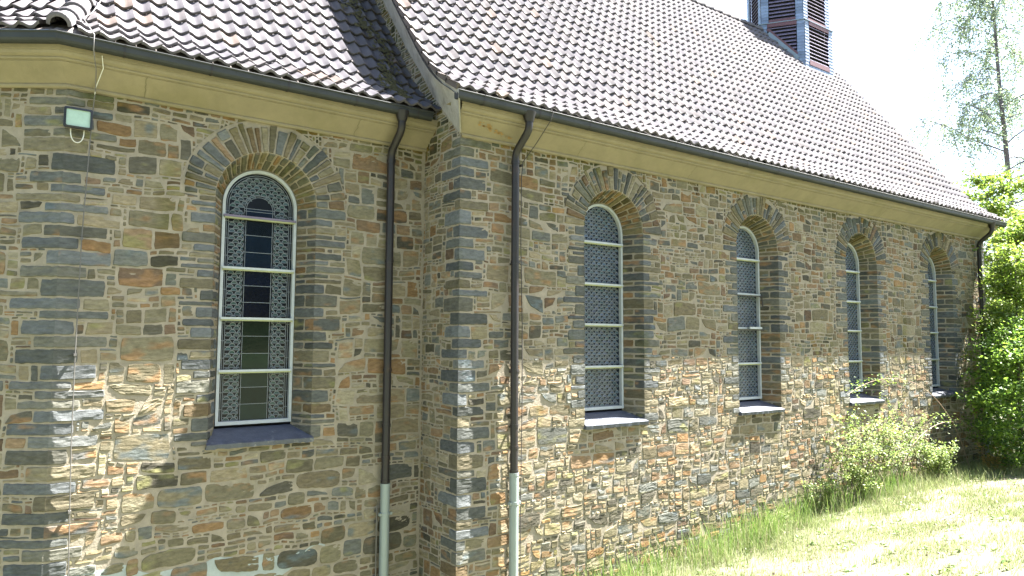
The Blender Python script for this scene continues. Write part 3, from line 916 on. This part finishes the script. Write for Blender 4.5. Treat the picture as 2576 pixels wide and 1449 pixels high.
# rendered verge (kneeler band): from the gable plane out to the verge tiles
vb = Acc()
ys = np.concatenate([np.linspace(-.42, .2, 8), np.linspace(.4, 4.25, 24)])
low = np.stack([np.where(ys < -.02, np.interp(ys, [-.42, -.02], [-.27, -.004]), -.004), ys * 0 + np.maximum(ys, -.42), np.where(ys < -.02, np.interp(ys, [-.42, -.02], [2.665, 2.375]), verge_low(ys))], -1)
top = np.stack([np.full(len(ys), -.285), ys, nz(ys) - .02], -1)
mid = low * .45 + top * .55; mid[:, 0] += np.where(ys < 0, -.01, .03)
ed = low.copy(); ed[:, 0] -= .02; ed[:, 2] += .012
vb.grid(np.stack([low, ed, mid, top], 0), flip=False)
vb.build("verge_band", M_band, CP, smooth=False)
vb = Acc()
top2 = top.copy(); top2[:, 0] += .01
ts = []
for i in range(len(ys) - 1):
    pass
vt = Acc()
for k in range(NCO):
    y0_, z0_, an = prof_at(k * TL); y1_, z1_, _ = prof_at(min(k * TL + TL + .03, ATOT))
    n_ = np.array([0, -math.sin(an), math.cos(an)])
    a_, b_ = np.array([-.30, y0_, z0_]), np.array([-.30, y1_, z1_])
    vt.add([a_ - n_ * .02, b_ - n_ * .03, b_ + n_ * .02, a_ + n_ * .048, a_ - n_ * .02 + [.03, 0, 0], b_ - n_ * .03 + [.03, 0, 0], b_ + n_ * .02 + [.03, 0, 0], a_ + n_ * .048 + [.03, 0, 0]],
           [(0, 3, 2, 1), (4, 5, 6, 7), (0, 1, 5, 4), (1, 2, 6, 5), (2, 3, 7, 6), (3, 0, 4, 7)], col=(.10, .085, .08))
vt.build("verge_tile", M_tile, nave_roof)

# ---------------------------------------------------------------- downpipes
def downpipe(x, yw, zj, lab):
    a = Acc()
    yo = yw - .37
    a.tube([(x, yo, 2.72), (x, yo, 2.66), (x, yo, 2.60)], [.085, .07, .052], 16)      # outlet
    pts = [(x, yo, 2.66)]
    c1 = [(yo, 2.62), (yo, 2.56), (yo + .012, 2.515), (yo + .045, 2.47), (yw - .15, 2.33), (yw - .115, 2.29), (yw - .098, 2.24), (yw - .095, 2.18)]
    for y, z in c1: pts.append((x, y, z))
    a.tube(pts, .047, 16)
    a.tube([(x, yw - .095, 2.2), (x, yw - .095, zj)], .047, 16)
    o = a.build("downpipe", M_pipe, CP, smooth=True); tag(o, lab)
    for z in (2.17, .95, -.35, zj + .02, zj + .30, -1.0):
        c = Acc(); c.tube([(x, yw - .095, z - .018), (x, yw - .095, z + .018)], .0535, 16); c.build("pipe_collar", M_pipe, o)
    for z in (.93, -.37, -1.02):
        c = Acc(); c.box((x - .012, yw - .06, z - .01), (x + .012, yw + .01, z + .01)); c.build("wall_bracket", M_pipe, o)
    g = Acc(); g.tube([(x, yw - .095, zj), (x, yw - .095, ZB)], .0555, 18)
    go = g.build("galvanised_section", M_galv, o, smooth=True)
    g = Acc(); g.tube([(x, yw - .095, zj - .03), (x, yw - .095, zj + .004)], .0595, 18); g.build("pipe_socket", M_galv, go); g = Acc()
    g.tube([(x, yw - .095, zj - .36), (x, yw - .095, zj - .33)], .062, 18)
    g.box((x - .082, yw - .13, zj - .36), (x - .055, yw - .09, zj - .33)); g.box((x + .055, yw - .13, zj - .36), (x + .082, yw - .09, zj - .33))
    g.build("pipe_clamp", M_galv, go)
downpipe(-.515, S, -1.68, "brown downpipe in the corner on the chancel wall, galvanised at its foot")
downpipe(.722, 0.0, -1.55, "brown downpipe near the nave corner, galvanised at its foot")
downpipe(13.75, 0.0, -1.9, "brown downpipe at the far end of the nave, behind leaves")

# ---------------------------------------------------------------- belfry
BX, BY_ = 13.22, 4.25
HX = [(-1.30, 0), (-.66, -.91), (.66, -.91), (1.30, 0), (.66, .91), (-.66, .91)]
bel = Acc(); ZL, ZT = 8.53, 10.35
def roof_z(y): return min(RIDGE[1], float(nz(y))) if y < RIDGE[0] else RIDGE[1] - 1.3 * (y - RIDGE[0])
core = Acc(); lou = Acc(); lead = Acc()
REDS = []
class RedList:
    def beam(self, *a): q = Acc(); q.beam(*a); REDS.append(q)
red = RedList(); LC = (.18, .23, .28)
def slatecol(): return np.array((.17, .225, .33)) * random.uniform(.75, 1.2)
def slate_strip(P, Q, z0f, z1, dn, outw, zstep=.085):
    """clad a vertical strip between plan points P and Q with courses of slates"""
    P, Q = np.array(P, float), np.array(Q, float)
    z = min(z0f(P), z0f(Q)) - .05
    while z < z1:
        zt = min(z + zstep, z1)
        n = max(1, int(np.linalg.norm(Q - P) / .12))
        for k in range(n):
            a, b = P + (Q - P) * k / n, P + (Q - P) * (k + 1) / n
            g = .003 * (Q - P) / np.linalg.norm(Q - P)
            o1, o2 = outw * .014, outw * .004
            bel.add([(*(a + g + o1), z), (*(b - g + o1), z), (*(b - g + o2), zt + .01), (*(a + g + o2), zt + .01), (*(a + g), z), (*(b - g), z)], [(0, 1, 2, 3), (4, 5, 1, 0)], col=slatecol())
        z += zstep
for lvl, (zlo, zhi, sc_) in enumerate(((None, ZL, 1.0), (ZL, ZT, .945))):
    for i in range(6):
        A0 = np.array(HX[i]) * sc_ + (BX, BY_); B0 = np.array(HX[(i + 1) % 6]) * sc_ + (BX, BY_)
        d = B0 - A0; L = np.linalg.norm(d); d /= L; outw = np.array([d[1], -d[0]])
        base = (lambda p: roof_z(p[1])) if zlo is None else (lambda p: zlo)
        ew = .19
        core.add([(*A0, base(A0) - .4), (*B0, base(B0) - .4), (*B0, zhi), (*A0, zhi)], [(0, 1, 2, 3)])
        if zhi == ZL and i in (3, 4): continue
        slate_strip(A0, A0 + d * ew, base, zhi, None, outw); slate_strip(B0 - d * ew, B0, base, zhi, None, outw)
        if zlo is None and i == 1:  # slates below the opening of the front face
            slate_strip(A0 + d * ew, B0 - d * ew, base, base(A0) + .13, None, outw)
        # louvre blades between the slated corners
        zz_ = (max(base(A0), base(B0)) if i != 0 and i != 2 else min(base(A0), base(B0))) + (.2 if zlo is None else .12)
        ztop = zhi - (.12 if zlo is None else .30 if sc_ < 1 and False else .12)
        while zz_ < ztop:
            ta, tb = ew + .01, L - ew - .01
            if zlo is None and i in (0, 2):
                # clip against the sloping roof
                ts_ = np.linspace(ta, tb, 30); okk = [t for t in ts_ if base(A0 + d * t) + .22 < zz_]
                if len(okk) < 2: zz_ += .10; continue
                ta, tb = okk[0], okk[-1]
            p, q_ = A0 + d * ta, A0 + d * tb
            oa, ob = outw * .005, outw * -.07
            lou.add([(*(p + oa), zz_ - .02), (*(q_ + oa), zz_ - .02), (*(q_ + ob), zz_ + .05), (*(p + ob), zz_ + .05), (*(p + oa), zz_ - .035), (*(q_ + oa), zz_ - .035)], [(0, 1, 2, 3), (4, 5, 1, 0)])
            zz_ += .10
        p, q_ = A0 + d * ew + outw * .012, B0 - d * ew + outw * .012
        red.beam((*p, zhi - .06), (*q_, zhi - .06), .02, .10)
        if zlo is not None: red.beam((*p, zlo + .06), (*q_, zlo + .06), .02, .10)
        elif i == 1: red.beam((*p, base(A0) + .19), (*q_, base(A0) + .19), .02, .12)
        elif i in (0, 2):
            a3 = np.array([*(A0 + d * ew + outw * .012), base(A0 + d * ew) + .20]); b3 = np.array([*(B0 - d * ew + outw * .012), base(B0 - d * ew) + .20])
            red.beam(a3, b3, .02, .07); lead.beam(a3 - [0, 0, .14], b3 - [0, 0, .14], .03, .16, col=LC)
        # ledge between the two stages
        if zhi == ZL: lead.beam((*(A0 + outw * .0 - d * .02), zhi), (*(B0 + d * .02), zhi), .07, .02, col=LC)
# recess: dark core set back behind the blades
core2 = Acc()
for (zlo, zhi, sc_) in ((7.0, ZL, .90), (ZL, ZT, .85)):
    pts = [np.array(h) * sc_ + (BX, BY_) for h in HX]
    for i in range(6): core2.add([(*pts[i], zlo), (*pts[(i + 1) % 6], zlo), (*pts[(i + 1) % 6], zhi), (*pts[i], zhi)], [(0, 1, 2, 3)])
bo = bel.build("belfry", M_slates, CP); tag(bo, "six-sided slate-clad ridge belfry with louvred openings")
core2.build("belfry_core", M_dark, bo); lou.build("louvre", M_louvre, bo); [q.build("red_trim", M_red, bo) for q in REDS]; lead.build("lead_flashing", M_slates, bo)
rfb = Acc()
pts = [(*(np.array(h) * 1.06 + (BX, BY_)), ZT) for h in HX]
rfb.add(pts + [(BX, BY_, ZT + 1.3)], tris=[(i, (i + 1) % 6, 6) for i in range(6)], col=(.16, .2, .24))
rfb.add(pts, [(3, 2, 1, 0), (5, 4, 3, 0)], col=(.1, .1, .1))
rfb.build("belfry_roof", M_slates, bo)

# ---------------------------------------------------------------- cables and floodlight
def wire(name, pts, r, m, label, cat, clips=None, group=None):
    a = Acc()
    P = np.array(pts, float)
    a.tube(P, r, 6); o = a.build(name, m, None, smooth=True); tag(o, label, cat, group)
    if clips:
        for (x, y, z) in clips:
            c = Acc(); c.box((x - .012, y - .012, z - .012), (x + .012, y + .05, z + .012)); c.build("clip", m, o)
    return o
hpz = [hip(a) + [.16, -.05, .10] for a in np.linspace(1.9, .15, 6)]
wire("lightning_cable", [tuple(q_) for q_ in hpz] + [(-3.70, S - .45, 2.80), (-3.70, S - .44, 2.66), (-3.66, S - .3, 2.52), (-3.64, S - .06, 2.38), (-3.655, S - .045, 2.1), (-3.69, S - .05, .95), (-3.695, S - .05, -.2)] + [(-3.69, S - .05, -1.0), (-3.66, S - .05, -2.2), (-3.66, S - .05, ZB + .2)],
     .0055, M_wire, "thin grey lightning cable running from the hip down the wall beside the floodlight", "cable", [(-3.69, S - .05, .95), (-3.695, S - .05, -.15), (-3.675, S - .05, -1.6)])
wire("lightning_cable", [(1.01, -.43, 2.80), (1.03, -.44, 2.76), (1.01, -.42, 2.66), (.96, -.2, 2.42), (.855, -.07, 2.2), (.85, -.045, 2.0), (.845, -.045, 1.2), (.87, -.045, .2), (.875, -.045, -.7), (.86, -.045, -1.7), (.85, -.045, -3.2)],
     .005, M_wired, "thin dark cable from the nave gutter hanging right beside the downpipe", "cable", [(.85, -.05, 2.16)])
wire("conductor_rod", [(-.60, S - .06, -1.93), (-.60, S - .06, -2.6), (-.60, S - .06, -3.5)], .009, M_wire, "short dark conductor rod beside the galvanised chancel downpipe", "rod", [(-.60, S - .06, -2.0), (-.60, S - .06, -2.12), (-.60, S - .06, -2.75)])
fl = empty("floodlight", (-3.77, S, 2.09), "small black floodlight with pale greenish glass under the cornice", "floodlight")
a = Acc(); fx, fy, fz = -3.77, S - .10, 2.09
w, h = .118, .098
def rr(wd, hd, r=.018, n=5):
    out = []
    for cx, cz, t0 in ((wd - r, hd - r, 0), (-wd + r, hd - r, 90), (-wd + r, -hd + r, 180), (wd - r, -hd + r, 270)):
        for k in range(n): t = R(t0 + 90 * k / (n - 1)); out.append((cx + r * math.cos(t), cz + r * math.sin(t)))
    return np.array(out)
o1, i1 = rr(w, h), rr(w - .020, h - .018, .012)
def ring3(p, y): return np.stack([fx + p[:, 0], np.full(len(p), y), fz + p[:, 1]], -1)
P = np.stack([ring3(o1 * .8, fy + .07), ring3(o1, fy + .03), ring3(o1, fy), ring3(i1, fy - .004), ring3(i1, fy + .012)], 0)
a.grid(P, closed=True, flip=False)
bk_ = ring3(o1 * .8, fy + .07); n = len(bk_); a.add(np.vstack([bk_, bk_.mean(0)]), tris=[(i, (i + 1) % n, n) for i in range(n)])
a.box((fx - .02, fy + .05, fz - .03), (fx + .02, S, fz + .03))
a.build("housing", M_black, fl)
a = Acc(); g_ = ring3(i1, fy + .008); n = len(g_); a.add(np.vstack([g_, g_.mean(0)]), tris=[(i, (i + 1) % n, n) for i in range(n)]); a.build("front_glass", M_lampg, fl)
th = np.linspace(0, math.pi, 12)
wire("white_cable", [(fx - .055 * math.cos(t), S - .05 - .01 * math.sin(t), fz - h - .13 * math.sin(t) ** .7) for t in th], .005, M_white, "white cable hanging in a loop beneath the floodlight", "cable")
wire("white_cable", [(fx + .15, S - .33, 2.66), (fx + .17, S - .27, 2.56), (fx + .13, S - .08, 2.42), (fx + .125, S - .04, 2.3), (fx + .12, S - .04, 2.2), (fx + .09, S - .06, 2.1)], .0045, M_white, "white cable running from the cornice down to the floodlight", "cable")

# ---------------------------------------------------------------- ground
def zg(x, y):
    x = np.asarray(x, float); y = np.asarray(y, float)
    g0 = np.interp(x, [-12, -4, 0, 2.8, 5.4, 7.7, 10.5, 14, 40], [-3.75, -3.65, -3.45, -3.16, -2.93, -2.75, -2.66, -2.66, -2.6])
    d = np.maximum(-y, 0)
    rise = .255 * np.minimum(d, 9) - .012 * np.clip(x, 0, 14) * np.minimum(d, 3)
    far = np.clip((d - 9) / 60, 0, 1) * 3
    return g0 + rise + far + .025 * fbm(x * .9, y * .9, 0, 3)
gx = np.concatenate([np.linspace(-400, -14, 10)[:-1], np.arange(-14, 26, .3), np.linspace(26, 500, 14)[1:]])
gy = np.concatenate([np.linspace(-400, -16, 10)[:-1], np.arange(-16, 10, .3), np.linspace(10, 500, 14)[1:]])
GX, GY = np.meshgrid(gx, gy, indexing='ij')
g = Acc(); g.grid(np.stack([GX, GY, zg(GX, GY)], -1), flip=False)
go = g.build("ground", M_soil, None, smooth=True); tag(go, kind="structure")

def make_blades(n, X, Y, hmin, hmax, wd, lean=.5, colA=(.125, .17, .055), colB=(.26, .29, .13), dry=.14):
    Z = zg(X, Y)
    hgt = rng.uniform(hmin, hmax, n); az = rng.uniform(0, 2 * math.pi, n); le = rng.uniform(.1, lean, n) * hgt
    wz = rng.uniform(0, math.pi, n)
    dx, dy = np.cos(az) * le, np.sin(az) * le
    wx, wy = np.cos(wz) * wd / 2, np.sin(wz) * wd / 2
    b = np.stack([X, Y, Z - .01], -1)
    wv = np.stack([wx, wy, 0 * wx], -1) * rng.uniform(.7, 1.4, n)[:, None]
    m = b + np.stack([dx * .35, dy * .35, hgt * .6], -1)
    t = b + np.stack([dx, dy, hgt], -1)
    V = np.stack([b - wv, b + wv, m + wv * .7, m - wv * .7, t], 1)
    base = np.arange(n)[:, None] * 5
    q = base + np.array([0, 1, 2, 3]); tr = base + np.array([3, 2, 4])
    f = rng.random(n)[:, None]
    c = np.array(colA) * (1 - f) + np.array(colB) * f
    dr = rng.random(n) < dry
    c[dr] = np.array((.30, .27, .17)) * rng.uniform(.7, 1.2, (dr.sum(), 1))
    c = np.repeat(c, 5, 0)
    return V.reshape(-1, 3), q, tr, c
gr = Acc()
def add_blades(n, xr, yr, hm, hM, wd, lean, accept=None, dry=.12, **k):
    X = rng.uniform(*xr, n); Y = rng.uniform(*yr, n)
    if accept is not None:
        m = accept(X, Y) > rng.random(n); X, Y = X[m], Y[m]
    if len(X) == 0: return
    v, q, t, c = make_blades(len(X), X, Y, hm, hM, wd, lean, dry=dry, **k)
    gr.add(v, q, t, col=c)
def vis(X, Y):   # only where the bank can be seen near the wall
    return ((Y > -.62 * (14 - X) * .75 - .5)).astype(float)
clump = lambda X, Y: np.clip(.55 + .9 * vn(X * 1.7, Y * 1.7, 3), .12, 1)
add_blades(90000, (1.0, 8.0), (-5.2, -.05), .03, .085, .006, .8, clump, dry=.14)
add_blades(75000, (6.0, 17.0), (-4.5, -.05), .03, .10, .008, .8, clump, dry=.12)
edge = lambda X, Y: np.clip(1.25 + Y * .75, 0, 1) * np.clip(.5 + .8 * vn(X * 2.3, Y * 2.3, 8), .1, 1)
add_blades(26000, (1.2, 13.5), (-1.7, -.04), .10, .30, .006, .75, edge, dry=.1)
add_blades(4500, (1.3, 9.0), (-.8, -.04), .25, .60, .008, .45, edge, dry=.12, colA=(.08, .16, .03), colB=(.21, .28, .075))
add_blades(14000, (13, 22), (-3.5, 5), .05, .25, .012, .8, clump)
o = gr.build("grass", M_grass, None); tag(o, "sunlit grass on the bank", "grass", kind="stuff")

# ---------------------------------------------------------------- leaves
def leaves(acc, C, size, colA, colB, updir=.5, droop=0.0, asp=.62):
    C = np.asarray(C, float); n = len(C)
    N_ = rng.normal(size=(n, 3)); N_[:, 2] = abs(N_[:, 2]) + updir * 2; N_ /= np.linalg.norm(N_, axis=1)[:, None]
    A_ = rng.normal(size=(n, 3)); A_[:, 2] -= droop
    A_ -= (A_ * N_).sum(1)[:, None] * N_; A_ /= np.linalg.norm(A_, axis=1)[:, None]
    B_ = np.cross(N_, A_)
    s_ = (rng.uniform(.6, 1.25, n) * size)[:, None]
    f = N_ * s_ * .12
    V = np.stack([C, C + A_ * s_ * .45 + B_ * s_ * asp * .5 - f, C + A_ * s_, C + A_ * s_ * .45 - B_ * s_ * asp * .5 - f], 1)
    # two triangles folded on the midrib
    base = np.arange(n)[:, None] * 4
    t = np.concatenate([base + [0, 1, 2], base + [0, 2, 3]])
    w = rng.random((n, 1)) ** 1.3
    c = np.array(colA) * (1 - w) + np.array(colB) * w
    acc.add(V.reshape(-1, 3), tris=t, col=np.repeat(c, 4, 0))
def curve(p, d, L, n=7, bend=(0, 0, 0), wob=.05):
    p = np.array(p, float); d = np.array(d, float); d /= np.linalg.norm(d)
    out = [p.copy()]
    for k in range(n):
        d = d + np.array(bend) / n + rng.normal(size=3) * wob; d /= np.linalg.norm(d)
        p = p + d * L / n; out.append(p.copy())
    return np.array(out)
def along(P, n, spread, t0=.2):
    t = rng.uniform(t0, 1, n) * (len(P) - 1); i = np.minimum(t.astype(int), len(P) - 2); f = (t - i)[:, None]
    return P[i] * (1 - f) + P[i + 1] * f + rng.normal(size=(n, 3)) * spread

def sapling(x, y, h, nst, lab, leafn=140, size=.05, lean=(0, 0, 0), colA=(.10, .17, .035), colB=(.30, .35, .10), group="leafy shoots growing along the foot of the nave wall", name="shrub_shoot", spread=.45):
    z = float(zg(x, y))
    e = empty(name, (x, y, z), lab, "shrub", group)
    lf = Acc()
    for k in range(nst):
        a = Acc()
        P = curve((x + rng.normal() * .05, y + rng.normal() * .05, z - .03), np.array((rng.normal() * spread * .5, rng.normal() * spread * .3, 1.0)) + lean, h * rng.uniform(.7, 1.08), 8, (rng.normal() * .3, rng.normal() * .2, -.15))
        r = np.linspace(.008, .002, len(P)); a.tube(P, r, 5)
        a.build("stem", M_bark, e)
        leaves(lf, along(P, leafn // 3, .05, .3), size, colA, colB, .6)
        for m in range(6):
            i = rng.integers(2, len(P) - 1)
            Q = curve(P[i], (rng.normal(), rng.normal() * .6, .5), h * .28, 4, (0, 0, -.5), .12)
            leaves(lf, along(Q, leafn // 8, .025, .1), size, colA, colB, .7)
    lf.build("foliage", M_leaf, e)
    return e
sapling(7.5, -.42, 1.65, 6, "leafy yellow-green shoot clump, nearest of the tall ones at the wall foot", 230, .055)
sapling(7.9, -.35, 1.1, 4, "short bright shoot just right of the nearest tall clump", 190, .05)
sapling(8.9, -.35, 1.6, 6, "dense leafy shoots below the third nave window", 230, .055)
sapling(9.5, -.30, 1.55, 4, "tall thin shoot with pale leaves between the third and fourth nave windows", 200, .05)
sapling(10.2, -.55, .85, 5, "low spreading shoots at the wall foot left of the dead twigs", 200, .05)
sapling(5.6, -.22, .38, 6, "low patch of creeping leaves where grass meets the wall", 120, .04, spread=1.2)
sapling(10.6, -.5, 1.0, 5, "bushy mid-height shoots under the fourth nave window", 190, .06, spread=.8)
sapling(6.9, -.3, .6, 3, "small leftmost shoot clump with lit leaves at the wall foot", 120, .055, spread=.7)
sapling(11.9, -.9, .75, 5, "orange-tinged young shoots left of the dark bush", 120, .05, colA=(.22, .2, .04), colB=(.42, .27, .09), spread=.9)
# arching bramble canes
def cane(pts, lab, leafpts, dead=False):
    e = empty("bramble_cane", pts[0], lab, "bramble")
    P = np.array(pts, float); t = np.linspace(0, len(P) - 1, 30); 
    # smooth by Catmull style interpolation
    S_ = np.stack([np.interp(t, np.arange(len(P)), P[:, k]) for k in range(3)], -1)
    for _ in range(6): S_[1:-1] = (S_[:-2] + S_[2:]) / 2 * .5 + S_[1:-1] * .5
    a = Acc(); a.tube(S_, np.linspace(.008, .0035, len(S_)), 6); a.build("stem", mat("cane_bark", (.24, .17, .12)) if "cane_bark" not in bpy.data.materials else bpy.data.materials["cane_bark"], e, smooth=True)
    if leafpts:
        lf = Acc(); leaves(lf, along(S_[leafpts[0]:leafpts[1]], leafpts[2], .06, 0), .055, (.07, .14, .02), (.20, .25, .055), .7); lf.build("foliage", M_leaf, e)
cane([(11.9, -.5, -2.68), (11.75, -.45, -2.25), (11.35, -.45, -1.6), (10.5, -.42, -.95), (9.6, -.4, -.66), (8.6, -.4, -.62), (7.9, -.4, -.74), (7.45, -.42, -.88)], "long arching cane reaching across to the third nave window", (17, 29, 150))
cane([(8.7, -.5, -2.75), (9.2, -.5, -2.0), (10.0, -.5, -1.62), (10.9, -.5, -1.5), (11.6, -.6, -1.62), (12.0, -.6, -1.95)], "low arching cane with small leaves under the fourth nave window", (8, 29, 170))
for i, (x, y) in enumerate(((10.8, -.35), (11.1, -.4))):
    e = empty("dead_twigs", (x, y, float(zg(x, y))), ["spray of bare pale twigs right of the leafy shoots", "bare grey twigs nearest to the dark bush"][i], "twigs", "bare twigs at the wall foot")
    for k in range(7):
        a = Acc(); P = curve((x, y, float(zg(x, y))), (-1 + rng.normal() * .6, rng.normal() * .3, 1.1), rng.uniform(.5, .95), 6, (0, 0, 0), .1); a.tube(P, np.linspace(.006, .002, len(P)), 4); a.build("stem", bpy.data.materials["cane_bark"], e)

wd = Acc()
for k in range(230):
    x, y = rng.uniform(2, 15), rng.uniform(-4.5, -.15)
    z = float(zg(x, y)); nl = rng.integers(4, 9)
    P = np.array([x, y, z + .03]) + rng.normal(size=(nl, 3)) * (.035, .035, .012)
    leaves(wd, P, .075, (.06, .12, .02), (.15, .22, .055), .9)
o = wd.build("weeds", M_leaf, None); tag(o, "low broad-leaved weeds dotted through the bank's grass", "weeds", kind="stuff")
lt = Acc()
P = np.stack([rng.uniform(1.5, 15, 5200), rng.uniform(-4.8, -.1, 5200), np.zeros(5200)], -1)
m = vn(P[:, 0] * .9, P[:, 1] * 1.6, 40) > .05; P = P[m]; P[:, 2] = zg(P[:, 0], P[:, 1]) + rng.uniform(.02, .07, len(P))
leaves(lt, P, .045, (.08, .06, .04), (.30, .26, .18), .8)
o = lt.build("mown_litter", M_leaf, None); tag(o, "dry mown clippings and dead leaves lying on the grass", "leaf litter", kind="stuff")

# ---------------------------------------------------------------- dark bush at the right
def bush(name, c, rad, nclu, per, size, colA, colB, lab, cat, ground_z, spr=.13, updir=.3, droop=.3, low=-.9):
    e = empty(name, (c[0], c[1], ground_z), lab, cat)
    lf = Acc(); 
    n = 0
    for k in range(nclu):
        v = rng.normal(size=3); v /= np.linalg.norm(v)
        if v[2] < low: v[2] = -v[2]
        rr_ = (1 - .35 * rng.random() ** 2) * (1 + .16 * float(vn(v[0] * 2.5 + c[0], v[1] * 2.5, v[2] * 2.5)))
        ctr = np.array(c) + v * np.array(rad) * rr_
        if ctr[2] < ground_z + .1: continue
        P = ctr + rng.normal(size=(per, 3)) * spr * np.array([1, 1, .45]) + rng.uniform(-.1, .2, (per, 1)) * v * .9
        leaves(lf, P, size, colA, colB, updir, droop)
    lf.build("foliage", M_leaf, e)
    for k in range(7):
        a = Acc(); tgt = np.array(c) + rng.normal(size=3) * np.array(rad) * .35
        P = curve((c[0] + rng.normal() * .12, c[1] + rng.normal() * .12, ground_z - .05), tgt - np.array((c[0], c[1], ground_z)), np.linalg.norm(tgt - np.array((c[0], c[1], ground_z))), 6, (0, 0, 0), .06)
        a.tube(P, np.linspace(.035, .012, len(P)), 6); a.build("stem", M_bark, e)
    return e
bush("evergreen_bush", (13.25, -1.35, -1.15), (1.75, 1.0, 1.65), 620, 42, .075, (.04, .10, .018), (.26, .40, .055), "dense dark green bush at the far end of the bank with bright top", "bush", float(zg(13.6, -1.55)))

# ---------------------------------------------------------------- trees
rng = np.random.default_rng(21)
def tree(name, base, h, lean, nl, lab, cat, leafn, size, colA, colB, bark, crown, droop=0.0, r0=.12, limbs0=.25, limbL=.35, clus=.35, twig=10):
    e = empty(name, base, lab, cat)
    T = curve(np.array(base) - [0, 0, .2], np.array(lean), h, 14, (0, 0, .1), .012)
    a = Acc(); a.tube(T, np.linspace(r0, r0 * .12, len(T)), 10); tr = a.build("trunk", bark, e, smooth=True)
    lf = Acc(); br = Acc()
    for k in range(nl):
        t = limbs0 + (1 - limbs0) * (k + rng.random()) / nl
        i = min(int(t * (len(T) - 1)), len(T) - 2); p = T[i] + (T[i + 1] - T[i]) * (t * (len(T) - 1) - i)
        az = k * 2.4 + rng.normal() * .4
        L = h * limbL * (1.05 - .75 * (t - limbs0) / (1 - limbs0)) * rng.uniform(.75, 1.15)
        P = curve(p, (math.cos(az), math.sin(az), rng.uniform(.3, .9)), L, 8, (0, 0, -.5 - droop * .5), .09)
        br.tube(P, np.linspace(r0 * .32 * (1.1 - t), .006, len(P)), 5, caps=False)
        for m in range(twig):
            j = rng.integers(2, len(P)); dd = np.array((rng.normal(), rng.normal(), .3 - droop * 2.2 * rng.random()))
            Q = curve(P[j - 1] + (P[j - 1] - P[j - 2]) * rng.random(), dd, clus * rng.uniform(.6, 1.5) * (1 + droop), 5, (0, 0, -1.6 * droop), .1)
            br.tube(Q, np.linspace(.008, .003, len(Q)), 3, caps=False)
            leaves(lf, along(Q, leafn, .07, .1), size, colA, colB, .35, droop)
    br.build("branches", bark, e); lf.build("crown", M_leaf, e)
    return e
tree("birch_tree", (23.2, 2.3, -2.6), 17.5, (0.0, 0.02, 1), 54, "tall pale birch with hanging twigs beyond the nave roof end", "tree", 40, .09, (.20, .28, .20), (.38, .46, .25), M_birch, 3, droop=.85, r0=.15, limbs0=.2, limbL=.235, clus=.8, twig=20)
tree("birch_tree", (28.5, -1.6, -2.6), 16.5, (0.02, 0.0, 1), 40, "second birch standing farther right, half outside the picture", "tree", 30, .11, (.20, .28, .20), (.38, .46, .25), M_birch, 3, droop=.8, r0=.18, limbs0=.2, limbL=.26, clus=.8, twig=14)
tree("hazel_tree", (15.5, -.3, -2.66), 5.9, (0, 0, 1), 30, "bright green broadleaf tree beside the far nave corner", "tree", 46, .10, (.09, .17, .022), (.27, .34, .055), M_bark, 2, droop=.12, r0=.07, limbs0=.2, limbL=.30, clus=.45, twig=12)
tree("hazel_tree", (13.75, -.75, -2.66), 4.9, (-.03, -.02, 1), 20, "slim leafy sapling tree standing in front of the far nave downpipe", "tree", 40, .085, (.085, .16, .02), (.25, .32, .05), M_bark, 2, droop=.1, r0=.045, limbs0=.45, limbL=.22, clus=.35, twig=8)
tree("hazel_tree", (18.6, 1.2, -2.66), 7.4, (.02, 0, 1), 30, "taller broadleaf tree behind the dark bush at the picture's right edge", "tree", 46, .11, (.085, .16, .02), (.25, .32, .05), M_bark, 2, droop=.1, r0=.09, limbs0=.12, limbL=.34, clus=.55, twig=12)
bush("background_bush", (21.5, 1.5, -.9), (2.6, 2.2, 2.0), 260, 40, .13, (.025, .06, .015), (.08, .13, .025), "rounded green bush beyond the far gable", "bush", -2.65, spr=.25)
bush("background_bush", (27.5, -6.5, -.2), (3.2, 3.0, 3.0), 320, 40, .15, (.025, .06, .015), (.08, .13, .025), "large green bush farthest right behind the trees", "bush", -2.65, spr=.3)
bush("background_bush", (33.0, 4.5, 0.2), (5.0, 4.0, 3.6), 300, 40, .22, (.03, .07, .025), (.08, .14, .04), "distant bushy thicket low behind the birch", "bush", -2.65, spr=.45)
# wooded slope opposite the church: it shades the horizon sky and is what the window glass reflects
for i, (x, y, rx, rz) in enumerate(((-24, -14, 5.5, 7.5), (-17, -21, 6, 8.5), (-8, -25, 6, 8), (1, -26, 6.5, 9), (11, -26, 6, 8), (21, -27, 6.5, 8.5), (31, -24, 6, 7.5))):
    lab = ("leftmost big leafy tree of the row facing the church", "second big tree from the left facing the church", "rounded tree facing the chancel window", "tallest leafy tree of the row facing the church",
           "broad tree facing the first nave windows", "leafy tree facing the far nave windows", "rightmost tree of the row facing the church")[i]
    bush("broadleaf_tree", (x, y, 4.5 + (i % 3)), (rx, 4.5, rz), 330, 26, .42, (.03, .07, .02), (.08, .14, .035), lab, "tree", float(zg(x, y)), spr=.6)
